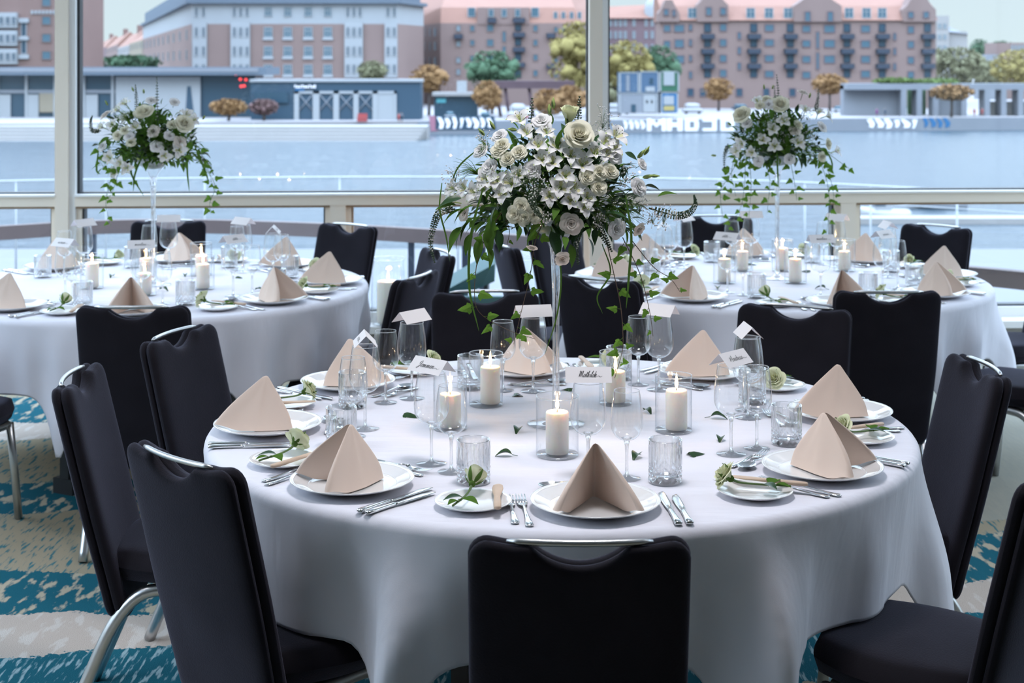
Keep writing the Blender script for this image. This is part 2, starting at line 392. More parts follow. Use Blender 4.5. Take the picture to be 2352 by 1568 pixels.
# ------------------------------------------------------------------ chairs
def make_chair():
    root = thing('banquet_chair', 'chair', 'chair')
    RC = math.tan(math.radians(13.5))
    zb, ztp, W = .285, .87, .192
    def top(x):
        ax = abs(x)
        z = ztp - .007*(1-sstep(.11, .165, ax))
        return z - .036*max(0, 1-(ax/.082)**2)**.85
    def shell(yc, th, grow):
        W2 = W+grow
        def fn(side):
            def g(u, v):
                uu = 2*u-1; uu = math.copysign(1-(1-abs(uu))**1.6, uu); vv = v if v < .5 else v
                vv = .5-.5*math.cos(PI*v)
                H = ztp-zb
                h = vv*H
                wd = W2*(.925+.075*sstep(0, .55, vv))
                for edge, rr in ((h, .04), (H-h, .034)):
                    if edge < rr: wd = wd-rr+math.sqrt(max(0, rr*rr-(rr-edge)**2))
                x = uu*wd
                z = zb-grow*.6+vv*(top(x)+grow*.4-zb+grow*.6)
                off = th*max(0, (1-abs(2*u-1)**9))**.5*max(0, (1-abs(2*v-1)**16))**.5 if 0 else th*max(0, 1-abs(uu)**10)**.4*max(0, 1-abs(2*vv-1)**30)**.4
                dish = -.012*(1-uu*uu)*sstep(.1, .5, vv)*1.0
                return (x, -.19-(z-.45)*RC+yc+side*off+dish, z)
            return g
        return fn
    b = MB()
    for yc, th, gr in ((.0125, .020, 0.001), (-.0135, .0165, -.001)):
        f = shell(yc, th, gr)
        b.grid(f(1), 44, 34); 
        b.grid(lambda u, v, f=f: f(-1)(1-u, v), 44, 34)
    b.build('backrest', M['velvet'], root)
    s = MB()
    def seat(side):
        def g(u, v):
            uu, vv = 2*u-1, 2*v-1
            k = 1-.10*max(0, -vv)
            x = .215*uu*math.sqrt(1-.40*vv*vv)*k; y = .012+.222*vv*math.sqrt(1-.40*uu*uu)
            e = max(0, 1-max(abs(uu), abs(vv))**9)**.42
            return (x, y, .415+(.043 if side > 0 else -.04)*e)
        return g
    s.grid(seat(1), 20, 20); s.grid(lambda u, v: seat(-1)(1-u, v), 20, 20)
    s.build('seat', M['velvet'], root)
    h = MB()
    pts = [(x, -.19-(.868-.45)*RC-.012-.016*(1-(x/.125)**2), .868+.001*(1-(x/.125)**2)) for x in [(-.125+.25*i/12) for i in range(13)]]
    h.tube(pts, [.003]+[.0062]*11+[.003], 8)
    h.build('handle', M['alu'], root)
    for sx in (-1, 1):
        # rear leg: a rail under the seat that bends down and back
        path = catmull([(sx*.165, .14, .362), (sx*.165, -.02, .362), (sx*.165, -.10, .345), (sx*.166, -.165, .27), (sx*.168, -.225, .14), (sx*.17, -.285, .004)], 5)
        MB().tube(path, .0165, 10).build('leg', M['alu'], root)
        path = [(sx*.168, .150, .365), (sx*.172, .172, .2), (sx*.176, .195, .004)]
        MB().tube(path, .0145, 10).build('leg', M['alu'], root)
    MB().box(-.165, .165, .05, .08, .350, .374).box(-.165, .165, -.06, -.03, .350, .374).build('seat_frame', M['black'], root)
    return root
CHAIR = Proto(make_chair())
CH = {'near': [], 'left': [], 'right': []}
def chair(tab, x, y, face, lab):
    a = math.radians(face)
    ox, oy = x+.291*math.cos(a), y+.291*math.sin(a)
    CHAIR.use((ox, oy, 0), a-PI/2, lab, 'charcoal chairs around the ' + TABN[tab])
    CH[tab].append((ox, oy, a-PI/2))
TABN = {'near': 'near table', 'left': 'left rear table', 'right': 'right rear table'}
for q in [('near', .116, 2.567, 89.5, 'charcoal chair seen square from behind, nearest one, before the near table'),
          ('near', -.688, 3.117, 46, 'charcoal chair at the front left of the near table, handle tilted'),
          ('near', -1.14, 3.92, 3, 'charcoal chair at the left end of the near table, seen edge-on'),
          ('near', -1.015, 4.54, -18, 'charcoal chair at the back left of the near table, beside a beige napkin'),
          ('near', -.097, 5.356, -84, 'charcoal chair facing us behind the far side of the near table'),
          ('near', .953, 5.03, -115.6, 'charcoal chair at the back right of the near table, facing us'),
          ('near', 1.266, 4.05, 183, 'charcoal chair at the right end of the near table'),
          ('near', 1.115, 3.02, 139, 'charcoal chair at the front right corner, cut by the frame edge, seat showing'),
          ('left', -1.28, 5.045, 90, 'black-looking chair seen from behind in front of the left rear table'),
          ('left', -.37, 5.80, 161, 'charcoal chair at the right of the left rear table, beside the glass lantern'),
          ('left', -.32, 6.52, 200, 'charcoal chair half hidden behind the chair beside the glass lantern'),
          ('left', -.83, 7.61, -127.5, 'charcoal chair by the window behind the right of the left rear table'),
          ('left', -1.79, 7.8, -86, 'charcoal chair by the window straight behind the left rear table'),
          ('left', -2.125, 5.12, 75, 'charcoal chair cut by the left frame edge at the left rear table'),
          ('right', 1.352, 5.38, 90, 'black-looking chair seen from behind in front of the right rear table'),
          ('right', .325, 5.715, 52, 'charcoal chair at the front left of the right rear table, under the flowers'),
          ('right', -.03, 6.79, 14, 'charcoal chair seen edge-on at the left end of the right rear table'),
          ('right', .2, 7.56, -38, 'charcoal chair at the back left of the right rear table, beside the window post'),
          ('right', 1.1, 8.05, -90, 'charcoal chair by the window straight behind the right rear table'),
          ('right', 2.15, 7.56, -136, 'charcoal chair by the window behind the right of the right rear table'),
          ('right', 2.5, 6.75, 185, 'charcoal chair at the right end of the right rear table, mostly outside the frame'),
          ('right', 2.2, 5.66, 135, 'charcoal chair at the front right of the right rear table, seat and curved leg showing')]:
    chair(*q)

# ------------------------------------------------------------------ tables and cloths
R = .9
CT = {'near': (.123, 3.876), 'left': (-1.515, 6.33), 'right': (1.157, 6.52)}
def cloth(tab, seed, hem, lab):
    rnd = random.Random(seed); cx, cy = CT[tab]
    NT, NZ = 288, 44
    # where a seat is pushed under the table the hem comes to rest on it
    lim = []
    for i in range(NT):
        a = 2*PI*i/NT; on = 0
        for (ox, oy, rz) in CH[tab]:
            c, s = math.cos(-rz), math.sin(-rz)
            for k in (.90, .96, 1.02):
                wx, wy = cx+k*math.cos(a)-ox, cy+k*math.sin(a)-oy
                lx, ly = wx*c-wy*s, wx*s+wy*c
                if abs(lx) < .212 and -.2 < ly < .232: on = 1
        lim.append(.466 if on else 0)
    lim2 = [max(lim[(i+d) % NT]-.0042*max(0, abs(d)-1)**2 for d in range(-12, 13)) for i in range(NT)]
    nf = 17
    comp = [(rnd.choice([7,9,11,14,17,21,25]), rnd.uniform(0, 6.28), rnd.uniform(.4, 1)) for _ in range(6)]
    def fold(a):
        v = sum(w*math.cos(n*a+p+.7*math.sin(2*a+p)) for n, p, w in comp)/sum(w for *_, w in comp)
        v = math.copysign(abs(v)**.7, v); return v if v > 0 else v*.6
    def fn(i, j):
        a = 2*PI*i/NT
        if j <= 8:
            r = (R-.02)*j/8; return (cx+r*math.cos(a), cy+r*math.sin(a), T)
        if j <= 12:
            q = (j-8)/4*PI/2; r = R-.02+.024*math.sin(q); return (cx+r*math.cos(a), cy+r*math.sin(a), T-.024*(1-math.cos(q)))
        t = (j-12)/(NZ-12)
        hm = hem+.05*math.cos(4*(a-.55))+.012*math.sin(9*a+seed)
        rest = sstep(.24, .46, lim2[i]); hm = max(hm, lim2[i])
        z = T-.024-t*(T-.024-hm)
        fl = fold(a)
        r = R+.004+.06*t+.095*fl*sstep(0, .65, t)-.012*t
        r += rest*(-.075*t-.05*fl*sstep(0, .65, t))
        return (cx+r*math.cos(a), cy+r*math.sin(a), z)
    b = MB(); vs = [fn(i, j) for j in range(NZ+1) for i in range(NT)]
    fs = [(j*NT+i, j*NT+(i+1) % NT, (j+1)*NT+(i+1) % NT, (j+1)*NT+i) for j in range(NZ) for i in range(NT)]
    b.add(vs, [tuple(reversed(f)) for f in fs])
    o = b.build('tablecloth', M['cloth']); tag(o, lab, 'tablecloth', 'white tablecloths')
    md = o.modifiers.new('thickness', 'SOLIDIFY'); md.thickness = .002; md.offset = -1
    t = thing('round_table', 'round banquet table hidden under the white cloth of the ' + TABN[tab], 'table', (cx, cy, 0), None, 'round tables')
    MB().lathe([(.001,.715),(.87,.715),(.875,.72),(.875,.738),(.87,.744),(.001,.744)], 64).build('tabletop', M['wood'], t)
    for k in range(4):
        a = PI/4+k*PI/2+.3
        p = MB(); p.box(-.022, .022, -.022, .022, .06, .715).box(-.03, .03, -.05, .05, 0, .06)
        p.build('leg', M['black'], t, (.5*math.cos(a), .5*math.sin(a), 0), a)
cloth('near', 3, .27, 'white tablecloth hanging in folds from the round near table')
cloth('left', 8, .25, 'white tablecloth on the left rear table beside the window')
cloth('right', 12, .22, 'white tablecloth on the right rear table beside the window')

# ------------------------------------------------------------------ tableware
def ribs():
    m, n, l, b = newmat('ribbed_china')
    b.inputs['Base Color'].default_value = (.84,.84,.845,1); b.inputs['Roughness'].default_value = .09; b.inputs['Coat Weight'].default_value = .3
    tc = n.new('ShaderNodeTexCoord'); wv = n.new('ShaderNodeTexWave'); wv.wave_type = 'RINGS'; wv.rings_direction = 'Z'
    wv.inputs['Scale'].default_value = 55; wv.inputs['Distortion'].default_value = 2.5; wv.inputs['Detail'].default_value = 2; wv.inputs['Detail Scale'].default_value = .6
    bp = n.new('ShaderNodeBump'); bp.inputs['Strength'].default_value = .3; bp.inputs['Distance'].default_value = .003
    l.new(tc.outputs['Object'], wv.inputs['Vector']); l.new(wv.outputs['Fac'], bp.inputs['Height']); l.new(bp.outputs[0], b.inputs['Normal'])
    return m
M['ribbed'] = ribs()
def p_plate():
    o = thing('dinner_plate', 'p', 'plate')
    MB().lathe([(.001,.002),(.07,.0),(.08,.003),(.125,.0155),(.137,.0205),(.1375,.0215),(.1365,.0225),(.13,.021),(.127,.0195)], 64).build('rim', M['ribbed'], o)
    MB().lathe([(.127,.0195),(.105,.0105),(.097,.0075),(.09,.0065),(.001,.0065)], 64).build('well', M['china'], o)
    return o
def p_bread():
    o = MB().lathe([(.001,.0015),(.04,0),(.048,.003),(.074,.011),(.0815,.0145),(.0818,.0155),(.081,.0163),(.074,.0135),(.055,.0075),(.048,.006),(.001,.006)], 48).build('bread_plate', M['china'])
    return tag(o, 'p', 'plate')
def p_napkin():
    """pyramid fold: two wings meeting in a crease, open towards the guest (-y)"""
    base = []
    def arc(c, r, a0, a1, n): return [(c[0]+r*math.cos(a0+(a1-a0)*i/n), c[1]+r*math.sin(a0+(a1-a0)*i/n)) for i in range(n+1)]
    def lerp(a, b, n): return [(a[0]+(b[0]-a[0])*i/n, a[1]+(b[1]-a[1])*i/n) for i in range(n)]
    right = lerp((0, .080), (.052, .004), 7)+lerp((.052, .004), (.0935, -.088), 7)+arc((.0850, -.0915), .0088, .4, -2.7, 6)+lerp((.0768, -.093), (.034, -.008), 7)+lerp((.034, -.008), (.003, .056), 6)+[(0, .059)]
    left = [(-x, y) for x, y in reversed(right)]
    loop = right+left[1:-1]
    n = len(loop); NZ = 16; H = .128
    vs = []
    for j in range(NZ+1):
        t = j/NZ
        s = (1-t)*.945+.055
        bulge = 1+.10*math.sin(PI*min(1, t*1.05))
        z = H*t-.004*t**6
        for (x, y) in loop:
            yy = y*s*bulge-.004*(1-s)
            wx = x*s*(1+.08*math.sin(PI*t)); yy += (.0035*math.sin(x*95+1)+.002*math.sin(x*210+t*5))*(1-t)*sstep(0,.3,t)
            lift = 0
            vs.append((wx, yy+.004*math.sin(3*t+x*40)*(1-t), z+(.0095+.0145*sstep(.078, .128, math.hypot(x, y)))*(1-t)+.014*t))
    fs = [(j*n+i, (j+1)*n+i, (j+1)*n+(i+1) % n, j*n+(i+1) % n) for j in range(NZ) for i in range(n)]
    fs.append(tuple(NZ*n+i for i in range(n-1, -1, -1)))
    b = MB().add(vs, fs)
    o = b.build('napkin', M['napkin']); o.modifiers.new('soft', 'SUBSURF').levels = 1; o.modifiers['soft'].render_levels = 1
    return tag(o, 'p', 'napkin')
def p_knife(L, nm):
    h = L*.42
    o = thing(nm, 'p', 'knife')
    MB().loft([(0,-L/2,.006,.006,.003),(0,-L/2+.003,.006,.0085,.0042),(0,-L/2+.02,.006,.008,.0042),(0,-L/2+.05,.006,.006,.0038),(0,-L/2+h-.006,.006,.0058,.004),(0,-L/2+h,.006,.0048,.0036)], 12, .75).build('handle', M['chrome'], o)
    MB().loft([(0,-L/2+h,.006,.0045,.0034),(.001,-L/2+h+.006,.0058,.007,.0016),(.001,0.02,.0058,.0088,.0012),(.001,L/2-.03,.0058,.0098,.001),(.003,L/2-.008,.0058,.0065,.0009),(.006,L/2,.0058,.0016,.0007)], 10, .8).build('blade', M['chrome'], o)
    return o
def p_fork(L, nm):
    b = MB()
    z = .004
    b.loft([(0,-L/2,z,.004,.0015),(0,-L/2+.004,z,.0088,.0019),(0,-L/2+.03,z,.0072,.0019),(0,-L/2+.06,z+.002,.0042,.0018),(0,.015,z+.006,.0028,.0018),(0,L/2-.075,z+.004,.0034,.0017),(0,L/2-.062,z+.002,.009,.0013),(0,L/2-.052,z+.001,.0112,.0012),(0,L/2-.045,z+.001,.0112,.0011)], 10, .8)
    for k in range(4):
        x = -.0093+.0062*k
        b.loft([(x,L/2-.047,z+.001,.0021,.0011),(x,L/2-.025,z+.0015,.0019,.001),(x*.98,L/2-.004,z+.006,.0015,.0008),(x*.98,L/2,z+.007,.0006,.0005)], 6, .8)
    o = b.build(nm, M['chrome']); return tag(o, 'p', 'fork')
def p_spoon(L, nm):
    b = MB(); z = .0035
    b.loft([(0,-L/2,z,.004,.0015),(0,-L/2+.004,z,.0085,.0018),(0,-L/2+.03,z,.007,.0018),(0,-L/2+.06,z+.003,.004,.0018),(0,.02,z+.008,.0028,.0017),(0,L/2-.062,z+.005,.0034,.0016),(0,L/2-.05,z+.002,.010,.0014)], 10, .8)
    def g(s):
        def f(u, v):
            a = u*2*PI; r = v
            x = .0195*r*math.sin(a); y = L/2-.029+.029*r*math.cos(a)
            return (x, y, .0012+.0085*r*r+(.0012 if s > 0 else 0))
        return f
    b.grid(g(1), 20, 6, closeu=True); b.grid(lambda u, v: g(-1)(1-u, v), 20, 6, closeu=True)
    o = b.build(nm, M['chrome']); return tag(o, 'p', 'spoon')
def p_spreader():
    b = MB()
    b.loft([(0,-.085,.006,.003,.003),(0,-.08,.006,.008,.0045),(0,-.05,.006,.0085,.005),(0,0,.0065,.0065,.0045),(.001,.025,.007,.010,.003),(.002,.055,.0072,.0125,.0022),(.003,.078,.0072,.0105,.0016),(.004,.086,.0072,.004,.001)], 12, .85)
    o = b.build('butter_spreader', M['wood']); return tag(o, 'p', 'spreader')
def p_wine(H, Rb, rr, nm):
    o = thing(nm, 'p', 'glass')
    sh = H*.43; fr = Rb*.88
    zb = sh
    prof = [(.004, zb)]
    for k in range(1, 25):
        t = k/24
        r = Rb*math.sin(PI*min(1, .10+t*.62)**.80*1.0) if 0 else None
        zz = zb+(H-zb)*t
        # bowl: quick swell to the widest third then a gentle taper to the rim
        if t < .36: r = Rb*math.sqrt(max(0, 1-(1-t/.36)**2.3)) if t > 0 else .004
        else: r = Rb-(Rb-rr)*((t-.36)/.64)**1.7
        prof.append((max(.004, r), zz))
    MB().lathe(prof, 40).build('bowl', M['bowl'], o)
    MB().lathe([(rr-.0012, H-.0004), (rr+.0002, H-.0006), (rr+.0006, H+.0003), (rr, H+.001), (rr-.0009, H+.0006), (rr-.0012, H-.0004)], 40).build('lip', M['glass'], o)
    MB().lathe([(.0005, .0055), (.0038, .006), (.0036, .03), (.0034, sh*.6), (.0042, sh*.86), (.0075, sh+.002), (.0125, sh+.0065), (.008, sh+.0075), (.0005, sh+.0062)], 20).build('stem', M['glass'], o)
    MB().lathe([(.0005, 0), (fr*.96, 0), (fr, .0012), (fr*.97, .0022), (fr*.5, .0038), (.008, .0065), (.0045, .012), (.0005, .012)], 40).build('foot', M['foot'], o)
    return o
def p_tumbler():
    H, r0 = .098, .0385
    b = MB()
    def rad(a, z, r):
        if r < .03 or z > H*.9: return r
        if z > H*.42:
            k = abs(((a*20/(2*PI)) % 1)-.5)*2
            return r-.0032*max(0, 1-k*1.6)*sstep(H*.9, H*.78, z)
        if z > .006:
            q = z/(2*PI*r0)*14; p = a/(2*PI)*14
            u1 = abs(((p+q) % 1)-.5)*2; u2 = abs(((p-q) % 1)-.5)*2
            return r-.0042*max(max(0, 1-1.7*u1), max(0, 1-1.7*u2))
        return r
    out = [(.0005, 0), (r0-.005, 0), (r0-.0015, .0025)]+[(r0-.0008, .006+(H-.008)*k/40) for k in range(41)]
    inn = [(r0-.0016, H-.0008), (r0-.0024, H-.002), (r0-.0036, H*.8), (r0-.0046, H*.4), (r0-.006, .016), (r0-.014, .0125), (.0005, .012)]
    b.lathe(out, 112, rad=rad); o = len(b.v)
    MB.lathe(b, [out[-1]]+inn, 112, rad=lambda a, z, r: r)
    ob = b.build('crystal_tumbler', M['crystal']); return tag(ob, 'p', 'glass')

# handwriting for the place cards, drawn as pen strokes in a unit box
GL = {
 'a': (.62, [[(.5,.85),(.25,1),(.05,.6),(.1,.1),(.3,.05),(.48,.8),(.5,.9),(.45,.2),(.62,.1)]]),
 'd': (.66, [[(.5,.85),(.25,1),(.05,.6),(.1,.1),(.3,.05),(.5,.8),(.66,1.9),(.55,.6),(.5,.1),(.66,.1)]]),
 'e': (.5, [[(0,.25),(.3,.6),(.35,.95),(.15,.9),(.05,.4),(.2,.02),(.5,.25)]]),
 'h': (.66, [[(0,.3),(.35,1.7),(.3,2),(.15,1.5),(.05,0),(.2,.8),(.4,.9),(.4,.2),(.66,.12)]]),
 'i': (.34, [[(0,.3),(.15,1),(.12,.2),(.34,.15)], [(.24,1.5),(.26,1.56)]]),
 'l': (.42, [[(0,.3),(.35,1.7),(.3,2),(.14,1.4),(.12,.15),(.42,.15)]]),
 'm': (.95, [[(0,.8),(.1,1),(.08,0),(.2,.8),(.35,.95),(.36,0),(.5,.8),(.65,.95),(.66,.15),(.95,.15)]]),
 'n': (.7, [[(0,.8),(.1,1),(.08,0),(.22,.8),(.4,.95),(.42,.15),(.7,.15)]]),
 'o': (.55, [[(.3,1),(.08,.7),(.1,.15),(.3,.05),(.48,.5),(.3,1),(.55,.85)]]),
 'r': (.5, [[(0,.3),(.12,1.1),(.3,.9),(.3,.2),(.5,.15)]]),
 's': (.45, [[(0,.2),(.25,1.1),(.3,.5),(.2,.02),(.0,.15)], ]),
 't': (.42, [[(0,.3),(.25,1.7),(.15,.2),(.42,.15)], [(.02,1.25),(.42,1.32)]]),
 'A': (1.1, [[(-.35,1.0),(-.2,1.5),(.05,1.2),(-.1,.5),(-.3,.2)], [(0,0),(.55,2.1),(.75,0),(.95,.1)], [(.2,.8),(.8,.85)]]),
 'G': (.95, [[(.75,1.75),(.55,2.1),(.2,1.5),(.3,1),(.7,1.3),(.75,1.6),(.6,.3),(.3,-.5),(.1,-.3),(.6,.3),(.95,.5)]]),
 'M': (1.25, [[(-.1,1.6),(.1,1.95),(.1,0),(.45,2),(.5,.1),(.9,2.05),(.9,.2),(1.2,.2)]]),
}
def writing(word, seed=0):
    rnd = random.Random(seed); b = MB(); x = 0; sc = .0092 if len(word) > 6 else .0098
    strokes = []; XS = 1.0 if len(word) > 7 else 1.5; sc *= .8 if XS > 1 else .9
    for ch in word:
        adv, st = GL[ch]
        for s in st: strokes.append([(x+px, py) for px, py in s])
        x += adv
    strokes.append([(x-.05,.2),(x+.5,.45),(x+1.0,.1),(x+1.5,.4)])
    for s in strokes:
        pts = catmull([((px*XS+.28*py-x*XS/2-.3)*sc, (py-.7)*sc, 0) for px, py in s], 5)
        vs = []; fs = []
        for i, p in enumerate(pts):
            t = (pts[min(i+1, len(pts)-1)]-pts[max(i-1, 0)]).normalized(); nn = Vector((-t.y, t.x, 0))
            w = .00030+.00034*max(0, -t.y)
            vs += [p+nn*w, p-nn*w]
        fs = [(2*i, 2*i+1, 2*i+3, 2*i+2) for i in range(len(pts)-1)]
        b.add(vs, fs, 0, False)
    return b
CW, CHT, CA = .104, .042, math.radians(44)
def p_card(word):
    """folded tent card; the ridge runs along x, the written face looks towards -y"""
    o = thing('place_card', 'p', 'card')
    dy, dz = CHT*math.sin(CA), CHT*math.cos(CA); th = .0006
    vs = []; 
    prof = [(-dy,-dz),(0,0),(dy,-dz),(dy-th,-dz),(0,-th*1.6),(-dy+th,-dz)]
    for x in (-CW/2, CW/2): vs += [(x, y, z) for y, z in prof]
    fs = [(0,1,7,6),(1,2,8,7),(2,3,9,8),(3,4,10,9),(4,5,11,10),(5,0,6,11),(0,5,4,1),(1,4,3,2),(6,7,10,11),(7,8,9,10)]
    MB().add(vs, [tuple(reversed(f)) for f in fs], 0, False).build('card', M['card'], o)
    if word:
        w = writing(word, len(word))
        rx = math.atan2(dz, dy)
        ob = w.build('handwriting', M['ink'], o, (0, -dy*.52-.0006, -dz*.52+.0004), (rx, 0, 0)); tag(ob, 'black handwriting')
    return o

# blooms ------------------------------------------------------------------------------------
def bloom(b, layers, mi=0, seed=0, curl=.25):
    rnd = random.Random(seed)
    for li, (n, rad, h, op) in enumerate(layers):
        ph = rnd.uniform(0, 6.28)
        for k in range(n):
            a0 = ph+2*PI*k/n+rnd.uniform(-.15, .15); aw = 2*PI/n*.72 if n > 3 else 1.35
            hh = h*rnd.uniform(.92, 1.06); oo = op*rnd.uniform(.8, 1.2); rr = rad*rnd.uniform(.95, 1.05)
            tw = rnd.uniform(-.15, .15)
            def fn(u, v, a0=a0, aw=aw, hh=hh, oo=oo, rr=rr, tw=tw):
                w = 2*u-1; s = v
                wd = aw*(.35+.65*math.sin(PI*(.08+.62*s)))
                a = a0+w*wd+tw*s
                r = rr*(.28+.72*math.sin(min(1, s*1.25)*PI/2)**.9)+oo*s**3*(1-.35*w*w)+.11*rr*w+.10*rr*sstep(.78, 1, s)
                z = hh*s*(1-.16*w*w)-curl*oo*s**6+.035*math.sin(4*w+ph+k)*s**3-.05*hh*sstep(.85, 1, s)
                return (r*math.cos(a), r*math.sin(a), z)
            b.grid(fn, 8, 8, mi)
    return b
ROSE_L = [(2,.13,1.42,0),(3,.25,1.40,.04),(3,.38,1.34,.10),(4,.50,1.24,.18),(5,.62,1.10,.30),(5,.70,.92,.46),(5,.74,.72,.62)]
BUD_L = [(3,.22,1.7,0),(3,.38,1.72,.02),(4,.55,1.62,.08),(4,.68,1.5,.2)]
LIS_L = [(3,.14,.78,.08),(4,.28,.84,.16),(5,.44,.8,.3),(6,.58,.66,.48),(6,.66,.48,.66)]
SPRAY_L = [(2,.10,.98,0),(3,.20,.96,.05),(4,.30,.92,.10),(5,.42,.85,.17),(6,.54,.74,.26),(6,.64,.60,.36),(6,.70,.44,.48)]
def leaf(b, L, W, mi=0, mat=None, curve=.25, fold=.25, n=7, stem=0):
    def fn(u, v):
        w = 2*u-1; s = v
        hw = W*math.sin(PI*min(1, s**.8))*(1-.25*s)+.0004
        y = L*s; z = L*curve*(s-s*s*1.6)+abs(w)*hw*fold
        return (w*hw, y, z)
    b.grid(fn, 4, n, mi, mat=mat)
    if stem: b.tube([mat @ Vector(p) if mat else Vector(p) for p in ((0,-stem,-.001),(0,0,0))], .0008, 5, mi)
    return b
def ivy(b, S, mi=0, mat=None):
    pts = [(0,0),(.16,-.10),(.34,-.06),(.48,.16),(.30,.26),(.27,.42),(.17,.72),(0,1.05)]
    poly = [(x*S, y*S) for x, y in pts]+[(-x*S, y*S) for x, y in reversed(pts[1:-1])]
    vs = [(0, .3*S, .06*S)]+[(x, y, .06*S-abs(x)*.55-.16*(y/S)**2*S+.05*S*math.sin(9*x/S+4*y/S)) for x, y in poly]
    n = len(poly)
    return b.add(vs, [(0, 1+i, 1+(i+1) % n) for i in range(n)], mi, False, mat)
def rose_layers(b, r, layers, mi, seed, mat=None):
    c = MB(); bloom(c, layers, mi, seed)
    S = (mat or Matrix.Identity(4)) @ Matrix.Scale(r, 4)
    return b.add(c.v, [f for f in c.f], mi, True, S)
def p_cutrose(seed):
    """a single rose laid down: bloom towards +y, stem towards -y"""
    o = thing('rose', 'p', 'rose')
    Rm = Matrix.Translation((0,.035,.024)) @ Matrix.Rotation(-1.0, 4, 'X')
    b = MB(); rose_layers(b, .0245, BUD_L if seed % 2 else ROSE_L, 0, seed, Rm @ Matrix.Translation((0,0,0))); b.build('bloom', M['rose'], o)
    s = MB()
    for k in range(5):
        a = k*2*PI/5+.3
        m = Rm @ Matrix.Rotation(a, 4, 'Z') @ Matrix.Translation((0,.006,-.001)) @ Matrix.Rotation(.85, 4, 'X')
        leaf(s, .034, .0055, 0, m, -.35, .3)
    s.ball(Rm @ Vector((0,0,-.002)), .008, 8, 5); s.build('sepals', M['sepal'], o)
    MB().tube(catmull([Rm @ Vector((0,0,-.004)), (0.001,.012,.015), (.003,-.03,.0125), (.0,-.095,.0125)], 4), [.003]*4+[.0024]*9, 7).build('stem', M['stemg'], o)
    for k, (y, a, L) in enumerate(((-.035, 2.3, .045), (-.05, -2.0, .05), (-.062, 2.75, .035))):
        leaf(MB(), L, L*.33, 0, None, .22, .25, 7, .008).build('leaf', M['leafm'] if k else M['leafd'], o, (.002, y, .0135), (0.1, 0, a))
    return o
def p_leaf():
    o = leaf(MB(), .045, .014, 0, Matrix.Rotation(.12, 4, 'X'), .5, .55, 8, .014).build('fallen_leaf', M['leafd']); o.data.transform(Matrix.Translation((0,-.02,.004)))
    return tag(o, 'p', 'leaf')
def p_ivyleaf():
    b = MB(); ivy(b, .038); o = b.build('ivy_leaf', M['leafd']); o.data.transform(Matrix.Translation((0,-.018,.0065)))
    return tag(o, 'p', 'leaf')
def p_candle(h, r):
    o = thing('pillar_candle', 'p', 'candle')
    MB().lathe([(.0005,0),(r-.001,0),(r,.001),(r,h-.004),(r-.0015,h-.001),(r-.005,h),(r*.5,h-.002),(.0005,h-.003)], 32).build('wax_body', M['wax'], o)
    MB().tube([(0,0,h-.004),(.0005,0,h+.004),(.001,0,h+.008)], .0009, 6).build('wick', M['wick'], o)
    MB().lathe([(.0005,h+.004),(.003,h+.007),(.0046,h+.013),(.0042,h+.02),(.0026,h+.03),(.001,h+.039),(.0002,h+.043)], 12).build('flame', M['flame'], o)
    ld = bpy.data.lights.new('candle_light', 'POINT'); ld.energy = CANDLE_W; ld.color = (1,.58,.25); ld.shadow_soft_size = .006
    lo = bpy.data.objects.new('candle_light', ld); COL.objects.link(lo); lo.parent = o; lo.location = (0,0,h+.022)
    return o
def p_holder(H, r):
    b = MB(); o = thing('candle_holder', 'p', 'candle holder')
    MB().lathe([(r, .004), (r, H*.25), (r, H*.5), (r, H*.75), (r, H)], 48).build('glass_wall', M['vessel'], o)
    MB().lathe([(.0005,0),(r-.002,0),(r+.0008,.002),(r,.0055),(.0005,.0055)], 48).build('glass_base', M['foot'], o)
    MB().lathe([(r-.001,H-.0005),(r+.001,H-.0005),(r+.0012,H+.001),(r,H+.0018),(r-.0012,H+.001),(r-.001,H-.0005)], 48).build('rim', M['glass'], o)
    return o
PR = dict(plate=Proto(p_plate()), bread=Proto(p_bread()), napkin=Proto(p_napkin()), knife=Proto(p_knife(.225, 'table_knife')), knife2=Proto(p_knife(.20, 'starter_knife')),
          fork=Proto(p_fork(.20, 'table_fork')), fork2=Proto(p_fork(.18, 'starter_fork')), dfork=Proto(p_fork(.165, 'dessert_fork')), spoon=Proto(p_spoon(.175, 'dessert_spoon')),
          spread=Proto(p_spreader()), big=Proto(p_wine(.212, .041, .0325, 'wine_glass')), small=Proto(p_wine(.198, .0365, .029, 'wine_glass')), tumb=Proto(p_tumbler()),
          rose=Proto(p_cutrose(3)), rose2=Proto(p_cutrose(6)))
CARDS = {}
for wd in ('Mathilde', 'Gommen', 'Andreas', 'noreen', 'ditte', 'marline'):
    CARDS[wd] = Proto(p_card(wd)) if wd in ('Mathilde', 'Gommen', 'Andreas') else None
def scribble(word):
    if CARDS.get(word) is None: CARDS[word] = Proto(p_card(word))
    return CARDS[word]
rnd = random.Random(41)
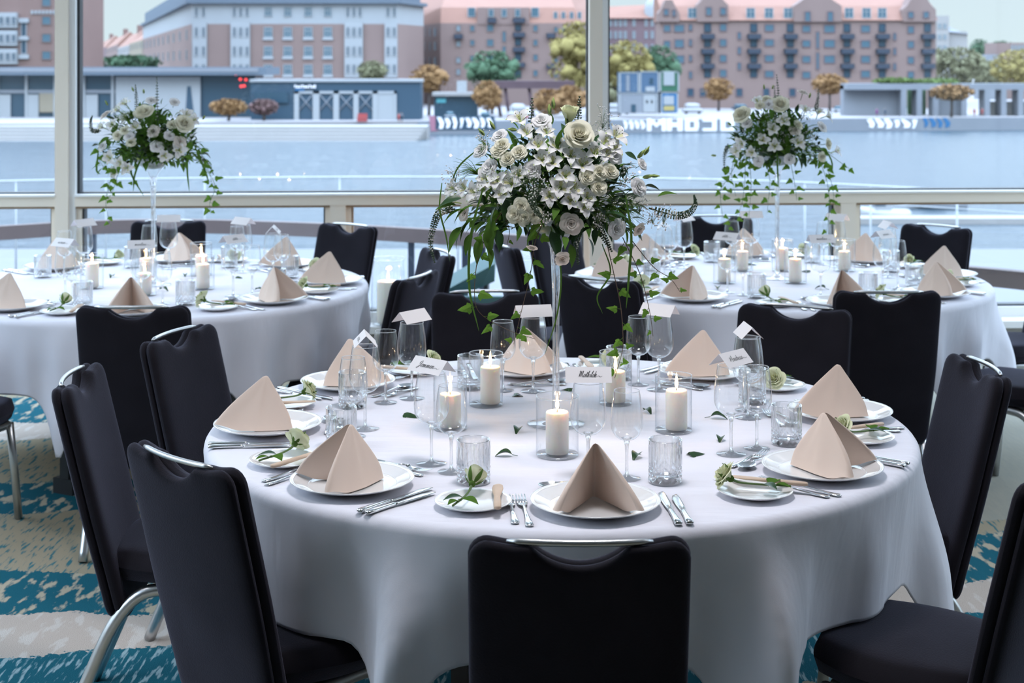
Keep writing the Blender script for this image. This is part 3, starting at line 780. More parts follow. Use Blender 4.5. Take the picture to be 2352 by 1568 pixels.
def setting(tab, ang, r, seat, word='', nap=0, rose=0, bread=(-.255, .03), noglass=False):
    cx, cy = CT[tab]; a = math.radians(ang)
    px, py = cx+r*math.cos(a), cy+r*math.sin(a)
    rz = a+PI/2            # local +y looks to the table centre
    u = Vector((-math.cos(a), -math.sin(a))); rt = Vector((u.y, -u.x))
    def W(x, y, z=T): v = Vector((px, py))+rt*x+u*y; return (v.x, v.y, z)
    where = 'at the %s seat, %s' % (seat, TABN[tab]); grp = 'of the place settings on the ' + TABN[tab]
    j = lambda s=.004: rnd.uniform(-s, s)
    rot = rz
    PR['plate'].use(W(0, 0), rot, 'white dinner plate under the napkin ' + where, 'dinner plates ' + grp)
    PR['napkin'].use(W(0, 0), rot+nap, 'beige napkin folded into a pyramid ' + where, 'napkins ' + grp)
    bx, by = bread
    PR['bread'].use(W(bx, by), rot, 'small white bread plate holding a rose ' + where, 'bread plates ' + grp)
    (PR['rose'] if rnd.random() < .5 else PR['rose2']).use(W(bx-.012, by+.015, T+.0125), rot+rose+j(.2), 'cream rose lying on the bread plate ' + where, 'roses ' + grp)
    PR['spread'].use(W(bx+.05, by-.005, T+.0165), rot+.12+rose*.4+j(.1), 'pale wooden spreader on the bread plate ' + where, 'spreaders ' + grp)
    PR['fork'].use(W(-.150, -.02), rot+j(.03), 'steel fork nearest the dinner plate ' + where, 'forks ' + grp)
    fx = bx+.0835+.014 if abs(bx) > .25 else -.170
    PR['fork2'].use(W(-.1765, -.012+j()), rot+j(.03), 'steel fork beside the bread plate ' + where, 'forks ' + grp)
    PR['knife'].use(W(.152, -.02), rot+j(.03), 'steel knife nearest the dinner plate ' + where, 'knives ' + grp)
    PR['knife2'].use(W(.177, -.03), rot+j(.03), 'outer steel knife right of the dinner plate ' + where, 'knives ' + grp)
    PR['spoon'].use(W(-.02, .153), rot+PI/2+j(.04), 'dessert spoon above the dinner plate ' + where, 'spoons ' + grp)
    PR['dfork'].use(W(-.015, .182), rot-PI/2+j(.04), 'dessert fork beyond the dinner plate ' + where, 'forks ' + grp)
    g = (.012+j(.006), .248+j(.006)); PR['big'].use(W(*g), rot, 'larger wine glass carrying the name card ' + where, 'wine glasses ' + grp)
    s = (.095+j(.006), .222+j(.006)); PR['small'].use(W(*s), rot+1, 'smaller wine glass with nothing on it ' + where, 'wine glasses ' + grp)
    PR['tumb'].use(W(.184+j(.006), .188+j(.006)), rot+j(.2), 'cut crystal water tumbler ' + where, 'tumblers ' + grp)
    c = scribble(word)
    zc = T+.212+.0325+.0022
    c.use(W(*g, zc), rot+j(.12), 'white folded name card on a wine glass ' + where, 'name cards ' + grp)
NEAR = [(-86, .742, 'front', 'Mathilde', -.05, -.25), (-129.5, .755, 'front left', 'Gommen', -.36, .1), (-175, .748, 'left', 'noreen', -.54, .2), (143, .754, 'back left', 'ditte', -2.04, .2),
        (98, .64, 'back', 'marline', -1.88, -.1), (52.7, .775, 'back right', 'noreen', 1.87, .1), (6, .767, 'right', 'ditte', 2.58, .3), (-38.6, .78, 'front right', 'Andreas', .15, .35)]
for a, r, seat, wd, nap, rs in NEAR: setting('near', a, min(r, .748), seat, wd, nap, rs, (-.25, -.03) if seat == 'back' else (-.255, .03))
for a, seat, wd, nap, rs in [(-83, 'front', 'marline', .1, -.2), (-122, 'front left', 'noreen', -1.47, .3), (-39, 'front right', 'ditte', .15, .3), (2, 'right', 'marline', 2.66, .5), (50, 'back right', 'noreen', 1.9, .2), (95, 'back', 'ditte', -1.8, .2), (140, 'back left', 'ditte', -2, .2)]:
    setting('left', a, .745, seat, wd, nap, rs)
for a, seat, wd, nap, rs in [(-126, 'front left', 'ditte', -.3, .3), (-81, 'front', 'marline', 0, .2), (-43, 'front right', 'noreen', .15, .3), (3, 'right', 'ditte', 2.63, .4), (46, 'back right', 'marline', 1.85, .2), (93, 'back', 'noreen', -1.8, .2), (136, 'back left', 'marline', -2.2, .2), (178, 'left', 'ditte', -2.6, .2)]:
    setting('right', a, .745, seat, wd, nap, rs)

# candles in clear cylinders
HOLD = Proto(p_holder(.142, .0475)); CAND = Proto(p_candle(.099, .0275)); CANS = Proto(p_candle(.084, .0275))
def candle(tab, px, py, lab, sc=1.0, dx=0, short=False):
    p = at(px, py)
    HOLD.use((p.x, p.y, T), 0, 'clear glass cylinder %s on the %s' % (lab, TABN[tab]), 'glass cylinders on the ' + TABN[tab], (sc, sc, 1))
    (CANS if short else CAND).use((p.x+dx, p.y+.004, T+.0062), rnd.uniform(0, 6), 'lit ivory candle in the glass cylinder %s, %s' % (lab, TABN[tab]), 'candles on the ' + TABN[tab])
candle('near', 1280, 1046, 'before the tall vase', 1.06, .0)
candle('near', 1116, 930, 'left behind the tall vase', .97, .012)
candle('near', 1547, 990, 'right of the tall vase', .98, .008)
candle('near', 1034, 985, 'behind the written card', .9, .0, True)
candle('near', 1414, 927, 'right behind the tall vase', .94, .0, True)
candle('left', 211, 662, 'leftmost')
candle('left', 332, 678, 'before the tall vase', 1, 0, True)
candle('left', 466, 664, 'rightmost')
candle('left', 462, 632, 'behind the rightmost one', 1, 0, True)
candle('left', 335, 640, 'behind the tall vase', 1, 0, True)
candle('right', 1827, 650, 'before the tall vase')
candle('right', 1797, 622, 'behind the tall vase')
candle('right', 1664, 650, 'leftmost', 1, 0)
candle('right', 1940, 622, 'rightmost', 1, 0, True)
candle('right', 1705, 622, 'behind the leftmost one', 1, 0, True)

# loose leaves on the cloths
LF, IV = Proto(p_leaf()), Proto(p_ivyleaf())
for i, (tab, px, py, lab) in enumerate([('near', 1187, 908, 'left of the vase foot, behind'), ('near', 1190, 992, 'left of the nearest candle'), ('near', 1158, 1048, 'before the nearest candle on the left'), ('near', 1300, 897, 'behind the vase'),
        ('near', 1487, 948, 'left of the right-hand candle'), ('near', 1462, 1052, 'left of the front tumbler'), ('near', 1600, 1045, 'right of the front tumbler'), ('near', 1655, 1012, 'left of the front right wine glasses'), ('near', 1650, 962, 'right of the right-hand candle'),
        ('near', 948, 958, 'left of the written card'), ('left', 257, 637, 'beside the leftmost candle'), ('left', 425, 634, 'between two candles'), ('left', 551, 639, 'right of the candles'), ('left', 376, 668, 'behind the front chair'), ('left', 595, 668, 'before the front right napkin'),
        ('right', 1726, 609, 'left of the vase'), ('right', 1648, 664, 'before the leftmost candle'), ('right', 1885, 664, 'right of the nearest candle'), ('right', 1848, 625, 'behind the nearest candle'), ('right', 1545, 628, 'beyond the front left napkin')]):
    p = at(px, py)
    (LF if i % 3 else IV).use((p.x, p.y, T+.0005), rnd.uniform(0, 6.28), 'loose green leaf %s on the %s' % (lab, TABN[tab]), 'loose leaves on the ' + TABN[tab], rnd.uniform(.85, 1.15))

# big lanterns on the sill
def lantern(px, pyb, lab, H, r, ch):
    o = thing('hurricane_lantern', lab, 'lantern'); X = None
    s = wall_s(px); c, sn = math.cos(WA), math.sin(WA)
    y = -.14; o.location = (s*c-y*sn, 8.7+s*sn+y*c, .2065)
    MB().lathe([(r*.9,.008),(r*1.02,.04),(r,.15),(r*.97,H*.8),(r*.9,H*.92),(r*.96,H)], 40).build('glass_wall', M['vessel'], o)
    MB().lathe([(.0005,0),(r*.9,0),(r*.92,.006),(r*.88,.01),(.0005,.01)], 40).build('glass_base', M['foot'], o)
    MB().lathe([(r*.96-.003,H-.003),(r*.96+.002,H-.003),(r*.96+.004,H+.002),(r*.96,H+.005),(r*.96-.004,H+.002),(r*.96-.003,H-.003)], 40).build('rim', M['glass'], o)
    b = thing('pillar_candle', 'thick ivory candle inside the ' + ('left tall lantern on the sill' if 'left one' in lab else 'half hidden lantern on the sill'), 'candle', (o.location.x, o.location.y, .218))
    MB().lathe([(.0005,0),(ch*.27,0),(ch*.275,ch*.96),(ch*.25,ch),(.0005,ch*.985)], 32).build('wax_body', M['wax'], b)
    MB().tube([(0,0,ch*.98),(.001,0,ch+.012)], .0015, 6).build('wick', M['wick'], b)
    MB().lathe([(.0005,ch+.004),(.005,ch+.012),(.007,ch+.022),(.004,ch+.04),(.0003,ch+.058)], 12).build('flame', M['flame'], b)
    ld = bpy.data.lights.new('candle_light', 'POINT'); ld.energy = CANDLE_W*2.6; ld.color = (1,.50,.2); ld.shadow_soft_size = .01
    lo = bpy.data.objects.new('candle_light', ld); COL.objects.link(lo); lo.parent = b; lo.location = (0,0,ch+.03)
lantern(893, 735, 'tall glass lantern on the window sill between the rear tables, left one', .375, .096, .235)
lantern(1192, 735, 'glass lantern on the sill partly hidden by the edge-on chair', .375, .09, .2)
# ------------------------------------------------------------------ flower parts
def lily_mesh(seed):
    rnd = random.Random(seed); b = MB()
    for k in range(6):
        inner = k % 2; a0 = k*PI/3+rnd.uniform(-.12, .12); L = 1.0 if not inner else .95; W = .30 if not inner else .20
        op = rnd.uniform(.85, 1.15)*(1.0 if not inner else .8)
        def fn(u, v):
            w = 2*u-1; s = v
            r = .10+op*(.75*s**1.25); z = .75*s-.42*s**2.6*op
            hw = W*math.sin(PI*min(1, .06+.92*s**.85))**.8*(1 if s < .97 else .55)
            ca, sa = math.cos(a0), math.sin(a0)
            x, y = r, w*hw; z += .10*w*w*hw/.3
            return (x*ca-y*sa, x*sa+y*ca, z)
        b.grid(fn, 4, 8, 0, mifn=lambda u, v, i=inner: 1 if (v > .86 and abs(u-.5) < .3) else (2 if (i and v < .45 and abs(u-.5) < .25) else 0))
    for k in range(5):
        a = k*1.256+.3; r = .22
        b.tube([(0,0,.1),(r*.5*math.cos(a),r*.5*math.sin(a),.45),(r*math.cos(a),r*math.sin(a),.62)], .012, 4, 1)
        b.ball((r*math.cos(a),r*math.sin(a),.63), .034, 5, 3, 3, (1,.6,1.2))
    b.tube([(0,0,-.6),(0,0,-.1),(0,0,.06)], [.04,.05,.09], 6, 1)
    return b.mesh('lily', [M['white'], M['pgreen'], M['throat'], M['anther']])
def bloom_mesh(nm, layers, seed, mats, stem=1.6, sep=True):
    b = MB(); bloom(b, layers, 0, seed)
    if sep:
        for k in range(5):
            m = Matrix.Rotation(k*1.2566+.2, 4, 'Z') @ Matrix.Translation((0,.12,0)) @ Matrix.Rotation(.9, 4, 'X')
            leaf(b, .75, .12, 1, m, -.3, .3, 4)
    b.tube([(0,0,-stem),(0,0,-.1),(0,0,.05)], [.06,.07,.2], 6, 1)
    return b.mesh(nm, mats)
FM = {
 'rose': bloom_mesh('rose', ROSE_L, 5, [M['rose_open'], M['sepal']]),
 'rosebud': bloom_mesh('rose', BUD_L, 9, [M['rose'], M['sepal']]),
 'spray': bloom_mesh('spray_rose', SPRAY_L, 4, [M['rose_open'], M['sepal']]),
 'spray2': bloom_mesh('spray_rose', SPRAY_L, 14, [M['rose_open'], M['sepal']]),
 'lis': bloom_mesh('lisianthus', LIS_L, 6, [M['white'], M['sepal']]),
 'lis2': bloom_mesh('lisianthus', LIS_L, 16, [M['blush'], M['sepal']]),
 'lily': lily_mesh(1), 'lily2': lily_mesh(5),
}
def bud_mesh():
    b = MB(); b.lathe([(.01,-.1),(.16,.05),(.2,.35),(.14,.75),(.05,1.0),(.005,1.06)], 8, 0)
    for k in range(3):
        leaf(b, .8, .12, 1, Matrix.Rotation(k*2.1, 4, 'Z') @ Matrix.Translation((0,.14,0)) @ Matrix.Rotation(1.35, 4, 'X'), -.1, .3, 4)
    return b.mesh('bud', [M['pgreen'], M['stemg']])
FM['bud'] = bud_mesh()
FM['leaf_d'] = leaf(MB(), 1, .24, 0, None, .25, .25, 7, .2).mesh('leaf', M['leafd'])
FM['leaf_m'] = leaf(MB(), 1, .20, 0, None, .3, .3, 7, .2).mesh('leaf', M['leafm'])
ib = MB(); ivy(ib, 1); ib.tube([(0,-.5,0),(0,-.1,.02),(0,.2,.05)], .025, 5); FM['ivy'] = ib.mesh('ivy_leaf', M['leafl'])
GYPR = random.Random(3)

def spike_part(root, pts, r0=.0085):
    """a drooping spike of tightly packed pale and dark buds"""
    P = catmull(pts, 8); b = MB(); m = len(P)
    b.tube(P, [.0022*(1-.6*i/m) for i in range(m)], 6, 0)
    rn = random.Random(len(P)); tot = 0
    for i in range(2, m):
        t = i/m; rr = r0*(1-t**2.2)*min(1, .55+t*3)+.0006
        tan = (P[min(i+1,m-1)]-P[i-1]).normalized(); n1 = tan.orthogonal().normalized(); n2 = tan.cross(n1)
        for k in range(7):
            a = 2*PI*(k+.5*(i % 2))/7
            c = P[i]+(n1*math.cos(a)+n2*math.sin(a))*rr
            b.ball(c, .0030*(1-.45*t), 5, 3, 1 if rn.random() < .42*(1.1-t) else 0)
    b.build('speedwell_spike', [M['spike'], M['spikew']], root)
def vine_part(root, pts, leaves, S=.034, seed=0, mat='vine'):
    rn = random.Random(seed); P = catmull(pts, 8); m = len(P)
    v = MB().tube(P, [.0013*(1-.5*i/m) for i in range(m)], 5).build('ivy_vine', M[mat], root)
    for k in range(leaves):
        t = (k+.6+rn.uniform(-.2,.2))/leaves; i = min(m-2, int(t*(m-1)))
        p = P[i]; sd = 1 if k % 2 else -1
        d = Vector((sd*rn.uniform(.4, 1), rn.uniform(-.8, .1), rn.uniform(-.9, .25))).normalized()
        n = Vector((rn.uniform(-1,1), -1, rn.uniform(-.1,1.1))).normalized()
        x = d.cross(n).normalized(); n = x.cross(d)
        q = Matrix((x, d, n)).transposed().to_quaternion()
        s = S*rn.uniform(.65, 1.15)*(1-.3*t)
        put('ivy_leaf', FM['ivy'], v, p+d*s*.45, q, s)
def blade_part(root, pts, w=.0045):
    P = catmull(pts, 8); m = len(P); vs = []
    for i, p in enumerate(P):
        t = i/(m-1); tan = (P[min(i+1,m-1)]-P[max(i-1,0)]).normalized()
        side = tan.cross(Vector((.25*math.sin(4*t), -1, .2))).normalized(); ww = w*math.sin(PI*min(1, .12+.86*t))**.7
        vs += [p+side*ww, p+Vector((0,.0012,0)), p-side*ww]
    b = MB().add(vs, [(3*i+k, 3*i+k+1, 3*i+k+4, 3*i+k+3) for i in range(m-1) for k in (0,1)])
    b.build('grass_blade', M['leafm'], root)
def gyp_part(root, centres, seed=2, dens=46):
    rn = random.Random(seed); b = MB()
    for c, r in centres:
        c = Vector(c)
        for k in range(dens):
            d = Vector((rn.gauss(0,1), rn.gauss(0,.7), rn.gauss(0,1))).normalized()*r*rn.uniform(.3, 1)
            p = c+d
            b.ball(p, rn.uniform(.0014, .0026), 5, 3, 0)
            if k % 2 == 0: b.tube([c-Vector((0,-.01,r*.6)), c+d*.4, p], .00035, 3, 1)
    o = b.build('tiny_white_sprays', [M['gyp'], M['stemg']], root); o['kind'] = 'stuff'
def fern_part(root, starts, seed=5):
    rn = random.Random(seed); b = MB()
    for p, d, L in starts:
        p = Vector(p); d = Vector(d).normalized()
        for k in range(26):
            dd = (d+Vector((rn.gauss(0,.45), rn.gauss(0,.45), rn.gauss(0,.45)))).normalized()
            l = L*rn.uniform(.5, 1)
            b.tube([p, p+dd*l*.5+Vector((0,0,.004)), p+dd*l+Vector((0,0,-.01))], [.0008,.0006,.0003], 3, 0)
    o = b.build('feathery_grass', M['leafl'], root); o['kind'] = 'stuff'
def make_vase(x, y, lab):
    o = thing('tall_glass_vase', lab, 'vase', (x, y, T), None, 'tall vases')
    MB().lathe([(.0005,0),(.073,0),(.0755,.0015),(.074,.003),(.05,.005),(.02,.009),(.0115,.02),(.0005,.02)], 48).build('foot', M['foot'], o)
    MB().lathe([(.0005,.019),(.0112,.02),(.0095,.045),(.009,.2),(.0095,.33),(.0125,.41),(.016,.455),(.0005,.46)], 32).build('stem', M['glass'], o)
    MB().lathe([(.006,.455),(.016,.456),(.024,.475),(.045,.498),(.075,.520),(.098,.538)], 48).build('bowl', M['bowl'], o)
    return o
def foliage(root, O, rad, n, seed, smin=.03, smax=.06, nm='leaf', cap=98):
    rn = random.Random(seed)
    for k in range(min(n, cap)):
        th = rn.uniform(0, 2*PI); ph = rn.uniform(-.35, 1.35)
        d = Vector((math.cos(th)*math.cos(ph), math.sin(th)*math.cos(ph), math.sin(ph)))
        p = O+Vector((d.x*rad[0], d.y*rad[1], d.z*rad[2]))*rn.uniform(.45, .98)
        dd = (d+Vector((rn.gauss(0,.4), rn.gauss(0,.4), rn.gauss(-.15,.45)))).normalized()
        q = dd.to_track_quat('Y', 'Z') @ Quaternion((0,1,0), rn.uniform(-.9,.9))
        put(nm, FM['leaf_d'] if rn.random() < .6 else FM['leaf_m'], root, p, q, rn.uniform(smin, smax))
def filler(root, O, rad, n, seed, dark=.65):
    """the mass of small greenery and stems in the middle of a bouquet"""
    rn = random.Random(seed); b = MB()
    for k in range(n):
        th = rn.uniform(0, 2*PI); ph = math.asin(rn.uniform(-.25, 1))
        d = Vector((math.cos(th)*math.cos(ph), math.sin(th)*math.cos(ph), math.sin(ph)))
        p = O+Vector((d.x*rad[0], d.y*rad[1], d.z*rad[2]))*rn.uniform(.35, .82)
        q = (d+Vector((rn.gauss(0,.6), rn.gauss(0,.6), rn.gauss(0,.6)))).to_track_quat('Y', 'Z').to_matrix().to_4x4()
        L = rn.uniform(.03, .065)
        leaf(b, L, L*.22, 0 if rn.random() < dark else 1, Matrix.Translation(p) @ q, .3, .3, 4)
        if k % 3 == 0: b.tube([O+Vector((0,0,-.05)), O.lerp(p, .5)+Vector((0,0,.01)), p], .0012, 4, 2)
    o = b.build('greenery_mass', [M['leafd'], M['leafm'], M['stemg']], root); o['kind'] = 'stuff'

# ------------------------------------------------------------------ the bouquet on the near table
cx, cy = CT['near']
VX, VY = (1277-1176)*cy/F, cy
make_vase(VX, VY, 'tall glass vase with a slim stem carrying the bouquet on the near table')
BQ = thing('flower_bouquet', 'large bouquet of white roses, lilies and trailing ivy on the near table vase', 'flowers', (VX, VY, T+.5), None, 'bouquets in tall vases')
def bq(px, py, lift=0.0, front=True):
    """a place on the bouquet's dome seen at that pixel, in the bouquet's own frame"""
    p = atd(px, py, VY)
    dx, dz = p.x-VX, p.z-(T+.54)
    e = max(.0, 1-(dx/.30)**2-((dz)/.34)**2)
    y = -.20*math.sqrt(e)+lift
    q = atd(px, py, VY+y)
    return Vector((q.x-VX, y, q.z-(T+.5)))
SZ = {'lily':1.18,'lily2':1.18,'spray':.76,'spray2':.76,'lis':.74,'lis2':.74,'rose':.68}
def add(kind, px, py, r, nm, lift=0, tilt=(0,0,0), spin=None, dirv=None, sc=1):
    p = bq(px, py, lift)
    d = Vector(dirv) if dirv else (Vector((p.x, p.y*1.3-.07, p.z-.02)).normalized()+Vector(tilt)).normalized()
    o = put(nm, FM[kind], BQ, p-d*r*.5*sc, zrot(d, random.uniform(0, 6.28) if spin is None else spin), r*sc*SZ.get(kind, 1))
    return o
MB().ball((0,0,.045), .085, 16, 10, 0, (1,1,.7)).build('floral_foam', M['leafd'], BQ)
add('rose', 1331, 308, .042, 'rose', -.02, dirv=(.12,-.75,.45))
add('rosebud', 1308, 268, .026, 'rose', .0, dirv=(.05,-.25,1))
for i, (x, y) in enumerate([(1190,347),(1164,362),(1141,343),(1150,330),(1350,405),(1379,393),(1405,391),(1377,428),(1196,472),(1204,499),(1179,492),(1226,494)]):
    add('spray' if i % 2 else 'spray2', x, y, .0235, 'spray_rose', -.01)
for i, (x, y, r) in enumerate([(1243,272,.027),(1220,387,.025),(1120,382,.025),(1100,343,.022),(1145,308,.022),(1472,428,.026),(1313,514,.028),(1420,526,.026),(1471,530,.019),(1060,488,.021),(1414,355,.024),(1478,375,.017),(1292,597,.020),(1222,572,.015)]):
    kw = {}
    if (x, y) == (1292,597): kw = dict(dirv=(.1,-.75,-.45), lift=-.05)
    if (x, y) == (1222,572): kw = dict(dirv=(-.1,-.4,-.8), lift=-.03)
    if (x, y) == (1471,530): kw = dict(dirv=(.5,-.6,-.5))
    add('lis2' if i in (6,12,13,9,8) else 'lis', x, y, r, 'lisianthus', **kw)
for i, (x, y, r) in enumerate([(1192,268,.034),(1235,328,.032),(1279,330,.032),(1268,368,.032),(1340,372,.034),(1288,428,.036),(1322,432,.034),(1312,458,.03),(1113,408,.036),(1152,440,.034),(1170,418,.034),(1034,432,.032),(1032,462,.03),(1393,322,.034),(1420,306,.036),(1105,432,.03),(1368,345,.03),(1300,400,.03),(1255,298,.028),(1208,300,.028),(1312,352,.03),(1245,362,.03),(1085,440,.03),(1138,412,.03),(1262,448,.03),(1352,452,.03),(1412,335,.03),(1060,430,.03),(1190,398,.028),(1395,350,.028),(1345,475,.028)]):
    add('lily' if i % 2 else 'lily2', x, y, r, 'lily', -.005)
for x, y, r, d in [(1271,236,.026,(0,0,1)),(1262,250,.024,(-.08,0,1)),(1130,286,.024,(-.5,-.1,.9)),(1106,303,.022,(-.6,-.1,.7)),(1176,297,.022,(-1,-.2,.15)),(1308,294,.022,(-.15,-.2,1)),(1301,280,.02,(-.3,-.1,1)),(1474,352,.026,(.7,-.1,.8)),(1486,345,.024,(.55,-.1,.9)),(1490,405,.026,(1,-.2,.2)),(1505,404,.022,(1,-.1,.0)),(1138,468,.014,(-.1,-.9,.3)),(1247,398,.012,(0,-.8,.6)),(1372,352,.016,(.2,-.8,.5)),(1262,470,.014,(0,-1,.1))]:
    add('bud', x, y, r, 'bud', dirv=d)
def bl(px, py, y): q = atd(px, py, VY+y); return Vector((q.x-VX, y, q.z-(T+.5)))
spike_part(BQ, [bl(1222,330,-.10), bl(1220,285,-.11), bl(1222,226,-.11)])
spike_part(BQ, [bl(1322,310,-.06), bl(1328,270,-.06), bl(1331,222,-.05)])
spike_part(BQ, [bl(1045,480,-.08), bl(1012,486,-.1), bl(997,515,-.11), bl(989,560,-.11), bl(998,602,-.11)])
spike_part(BQ, [bl(1490,478,-.05), bl(1548,494,-.06), bl(1580,490,-.06), bl(1597,470,-.06), bl(1594,448,-.06)])
spike_part(BQ, [bl(1240,435,-.2), bl(1222,455,-.22), bl(1232,485,-.23), bl(1252,505,-.23)])
spike_part(BQ, [bl(1365,505,-.12), bl(1385,540,-.13), bl(1405,577,-.13)])
spike_part(BQ, [bl(1330,530,-.08), bl(1321,565,-.09), bl(1328,606,-.09)])
def vine(pts, n, S, seed): vine_part(BQ, [bl(x, y, q) for x, y, q in pts], n, S, seed)
vine([(1160,475,-.14),(1125,530,-.17),(1098,590,-.18),(1090,680,-.19),(1106,722,-.19),(1168,758,-.2),(1228,778,-.2)], 11, .036, 1)
vine([(1245,515,-.14),(1228,560,-.16),(1218,630,-.17),(1195,725,-.18),(1180,790,-.18)], 9, .034, 2)
vine([(1385,520,-.12),(1408,620,-.14),(1425,700,-.15),(1431,775,-.16),(1428,812,-.16),(1412,868,-.17)], 11, .034, 3)
vine([(1430,545,-.08),(1470,630,-.1),(1492,715,-.1),(1500,772,-.1)], 7, .03, 4)
vine([(1448,548,-.06),(1500,612,-.08),(1540,640,-.08),(1562,670,-.08)], 6, .03, 5)
vine([(1160,500,-.12),(1170,530,-.13),(1165,560,-.13)], 2, .02, 6)
for pts in [[(1110,430,-.18),(1082,540,-.2),(1078,660,-.2),(1100,760,-.2)], [(1265,520,-.16),(1288,620,-.17),(1280,720,-.17),(1252,812,-.17)], [(1437,450,-.14),(1450,540,-.16),(1444,640,-.16),(1438,708,-.16)], [(1383,560,-.1),(1402,625,-.12),(1372,680,-.12),(1384,720,-.12)], [(1015,420,-.1),(1010,480,-.12),(1025,545,-.12),(1033,600,-.12)], [(1100,340,-.05),(1052,385,-.06),(1032,440,-.06)]]:
    blade_part(BQ, [bl(x, y, q) for x, y, q in pts], .0034 if pts[0][0] in (1437,1110) else .0022)
gyp_part(BQ, [(bl(1385,272,-.02), .045), (bl(1215,408,-.2), .04), (bl(1240,425,-.21), .035), (bl(1438,400,-.12), .035), (bl(1470,470,-.06), .035), (bl(1525,498,-.06), .035), (bl(1500,500,-.06), .03), (bl(1380,500,-.14), .025), (bl(1112,318,-.05), .025), (bl(1255,500,-.2), .02), (bl(1045,400,-.08), .035)])
fern_part(BQ, [(bl(1190,415,-.16), (-.2,-.5,.4), .06), (bl(1395,470,-.14), (.5,-.5,-.3), .09), (bl(1420,480,-.12), (.7,-.3,-.2), .09), (bl(1120,345,-.1), (-.5,-.4,.4), .05), (bl(1100,400,-.12), (-1,-.2,.3), .08)])
foliage(BQ, Vector((0,0,.06)), (.25,.21,.24), 62, 8)
for x, y, dx, dz, L in [(1265,530,.3,-.9,.075),(1240,520,-.5,-.6,.07),(1283,345,.15,.9,.075),(1300,330,.4,.8,.05),(1095,520,-.3,-.9,.08),(1075,510,-.5,-.8,.075),(1130,500,-.1,-1,.08),(1060,520,-.5,-.8,.07),(1090,470,-.8,-.5,.07),(1060,455,-.9,-.2,.06),(1310,560,.1,-.9,.06),(1400,500,.5,-.7,.06),(1145,470,-.3,-.6,.06),(1160,455,.0,-.8,.06),(1510,452,.9,.3,.05),(1350,545,.3,-.8,.05),(1105,545,-.2,-1,.07),(1118,560,.2,-.9,.065),(1090,500,-.6,-.7,.07),(1068,480,-.9,-.4,.065),(1120,520,.1,-1,.075),(1048,470,-1,-.1,.055),(1140,525,.2,-1,.06),(1085,535,-.4,-1,.06),(1430,520,.3,-.9,.05),(1455,470,.8,-.2,.05)]:
    p = bl(x, y, -.17 if x < 1300 else -.12); d = Vector((dx,-.25,dz)).normalized()
    put('leaf', FM['leaf_d'] if (x*7+y) % 2 else FM['leaf_m'], BQ, p, d.to_track_quat('Y','Z') @ Quaternion((0,1,0), .5*math.sin(x)), L)
filler(BQ, Vector((0,0,.05)), (.265,.20,.25), 900, 21)

# ------------------------------------------------------------------ the two bouquets on the rear tables
def rear_bouquet(tab, vx, lab, vlab, seed, feats, ext):
    rn = random.Random(seed); cy = CT[tab][1]; X = (vx-1176)*cy/F
    make_vase(X, cy, vlab)
    B = thing('flower_bouquet', lab, 'flowers', (X, cy, T+.5), None, 'bouquets in tall vases')
    MB().ball((0,0,.045), .08, 12, 8, 0, (1,1,.7)).build('floral_foam', M['leafd'], B)
    def place(px, py):
        p = atd(px, py, cy); dx, dz = p.x-X, p.z-(T+.54)
        e = max(0, 1-(dx/.27)**2-(dz/.30)**2); y = -.19*math.sqrt(e); q = atd(px, py, cy+y)
        return Vector((q.x-X, y, q.z-(T+.5)))
    for kind, nm, r, pts in feats:
        for i, (px, py) in enumerate(pts):
            p = place(px, py); d = (Vector((p.x, p.y*1.3-.07, p.z)).normalized()+Vector((rn.gauss(0,.15), 0, rn.gauss(0,.15)))).normalized()
            put(nm, FM[kind + ('2' if kind in ('lily','spray','lis') and i % 3 == 1 else '')], B, p-d*r*.4, zrot(d, rn.uniform(0, 6)), r*SZ.get(kind, 1)*rn.uniform(.9, 1.1))
    def L(px, py, y): q = atd(px, py, cy+y); return Vector((q.x-X, y, q.z-(T+.5)))
    for kind, pts in ext:
        P = [L(a, b, c) for a, b, c in pts]
        if kind == 'spike': spike_part(B, P, .007)
        elif kind == 'vine': vine_part(B, P, max(3, int(sum((P[i+1]-P[i]).length for i in range(len(P)-1))/.026)), .036, seed+len(pts)+int(pts[0][0]), 'stemg')
        else: blade_part(B, P, .004)
    foliage(B, Vector((0,0,.06)), (.24,.2,.22), 70, seed+1)
    filler(B, Vector((0,0,.05)), (.25,.19,.22), 700, seed+2, .3)
    fern_part(B, [(L(vx+rn.uniform(-60,60), 290+rn.uniform(-30,60), -.15), (rn.gauss(0,.6),-.5,.2), .08) for _ in range(16)], seed+3)
    gyp_part(B, [(L(vx+dx, y, -.12), .035) for dx, y in ((-75,285),(70,265),(-30,275),(15,320),(75,310))], seed+4, 34)
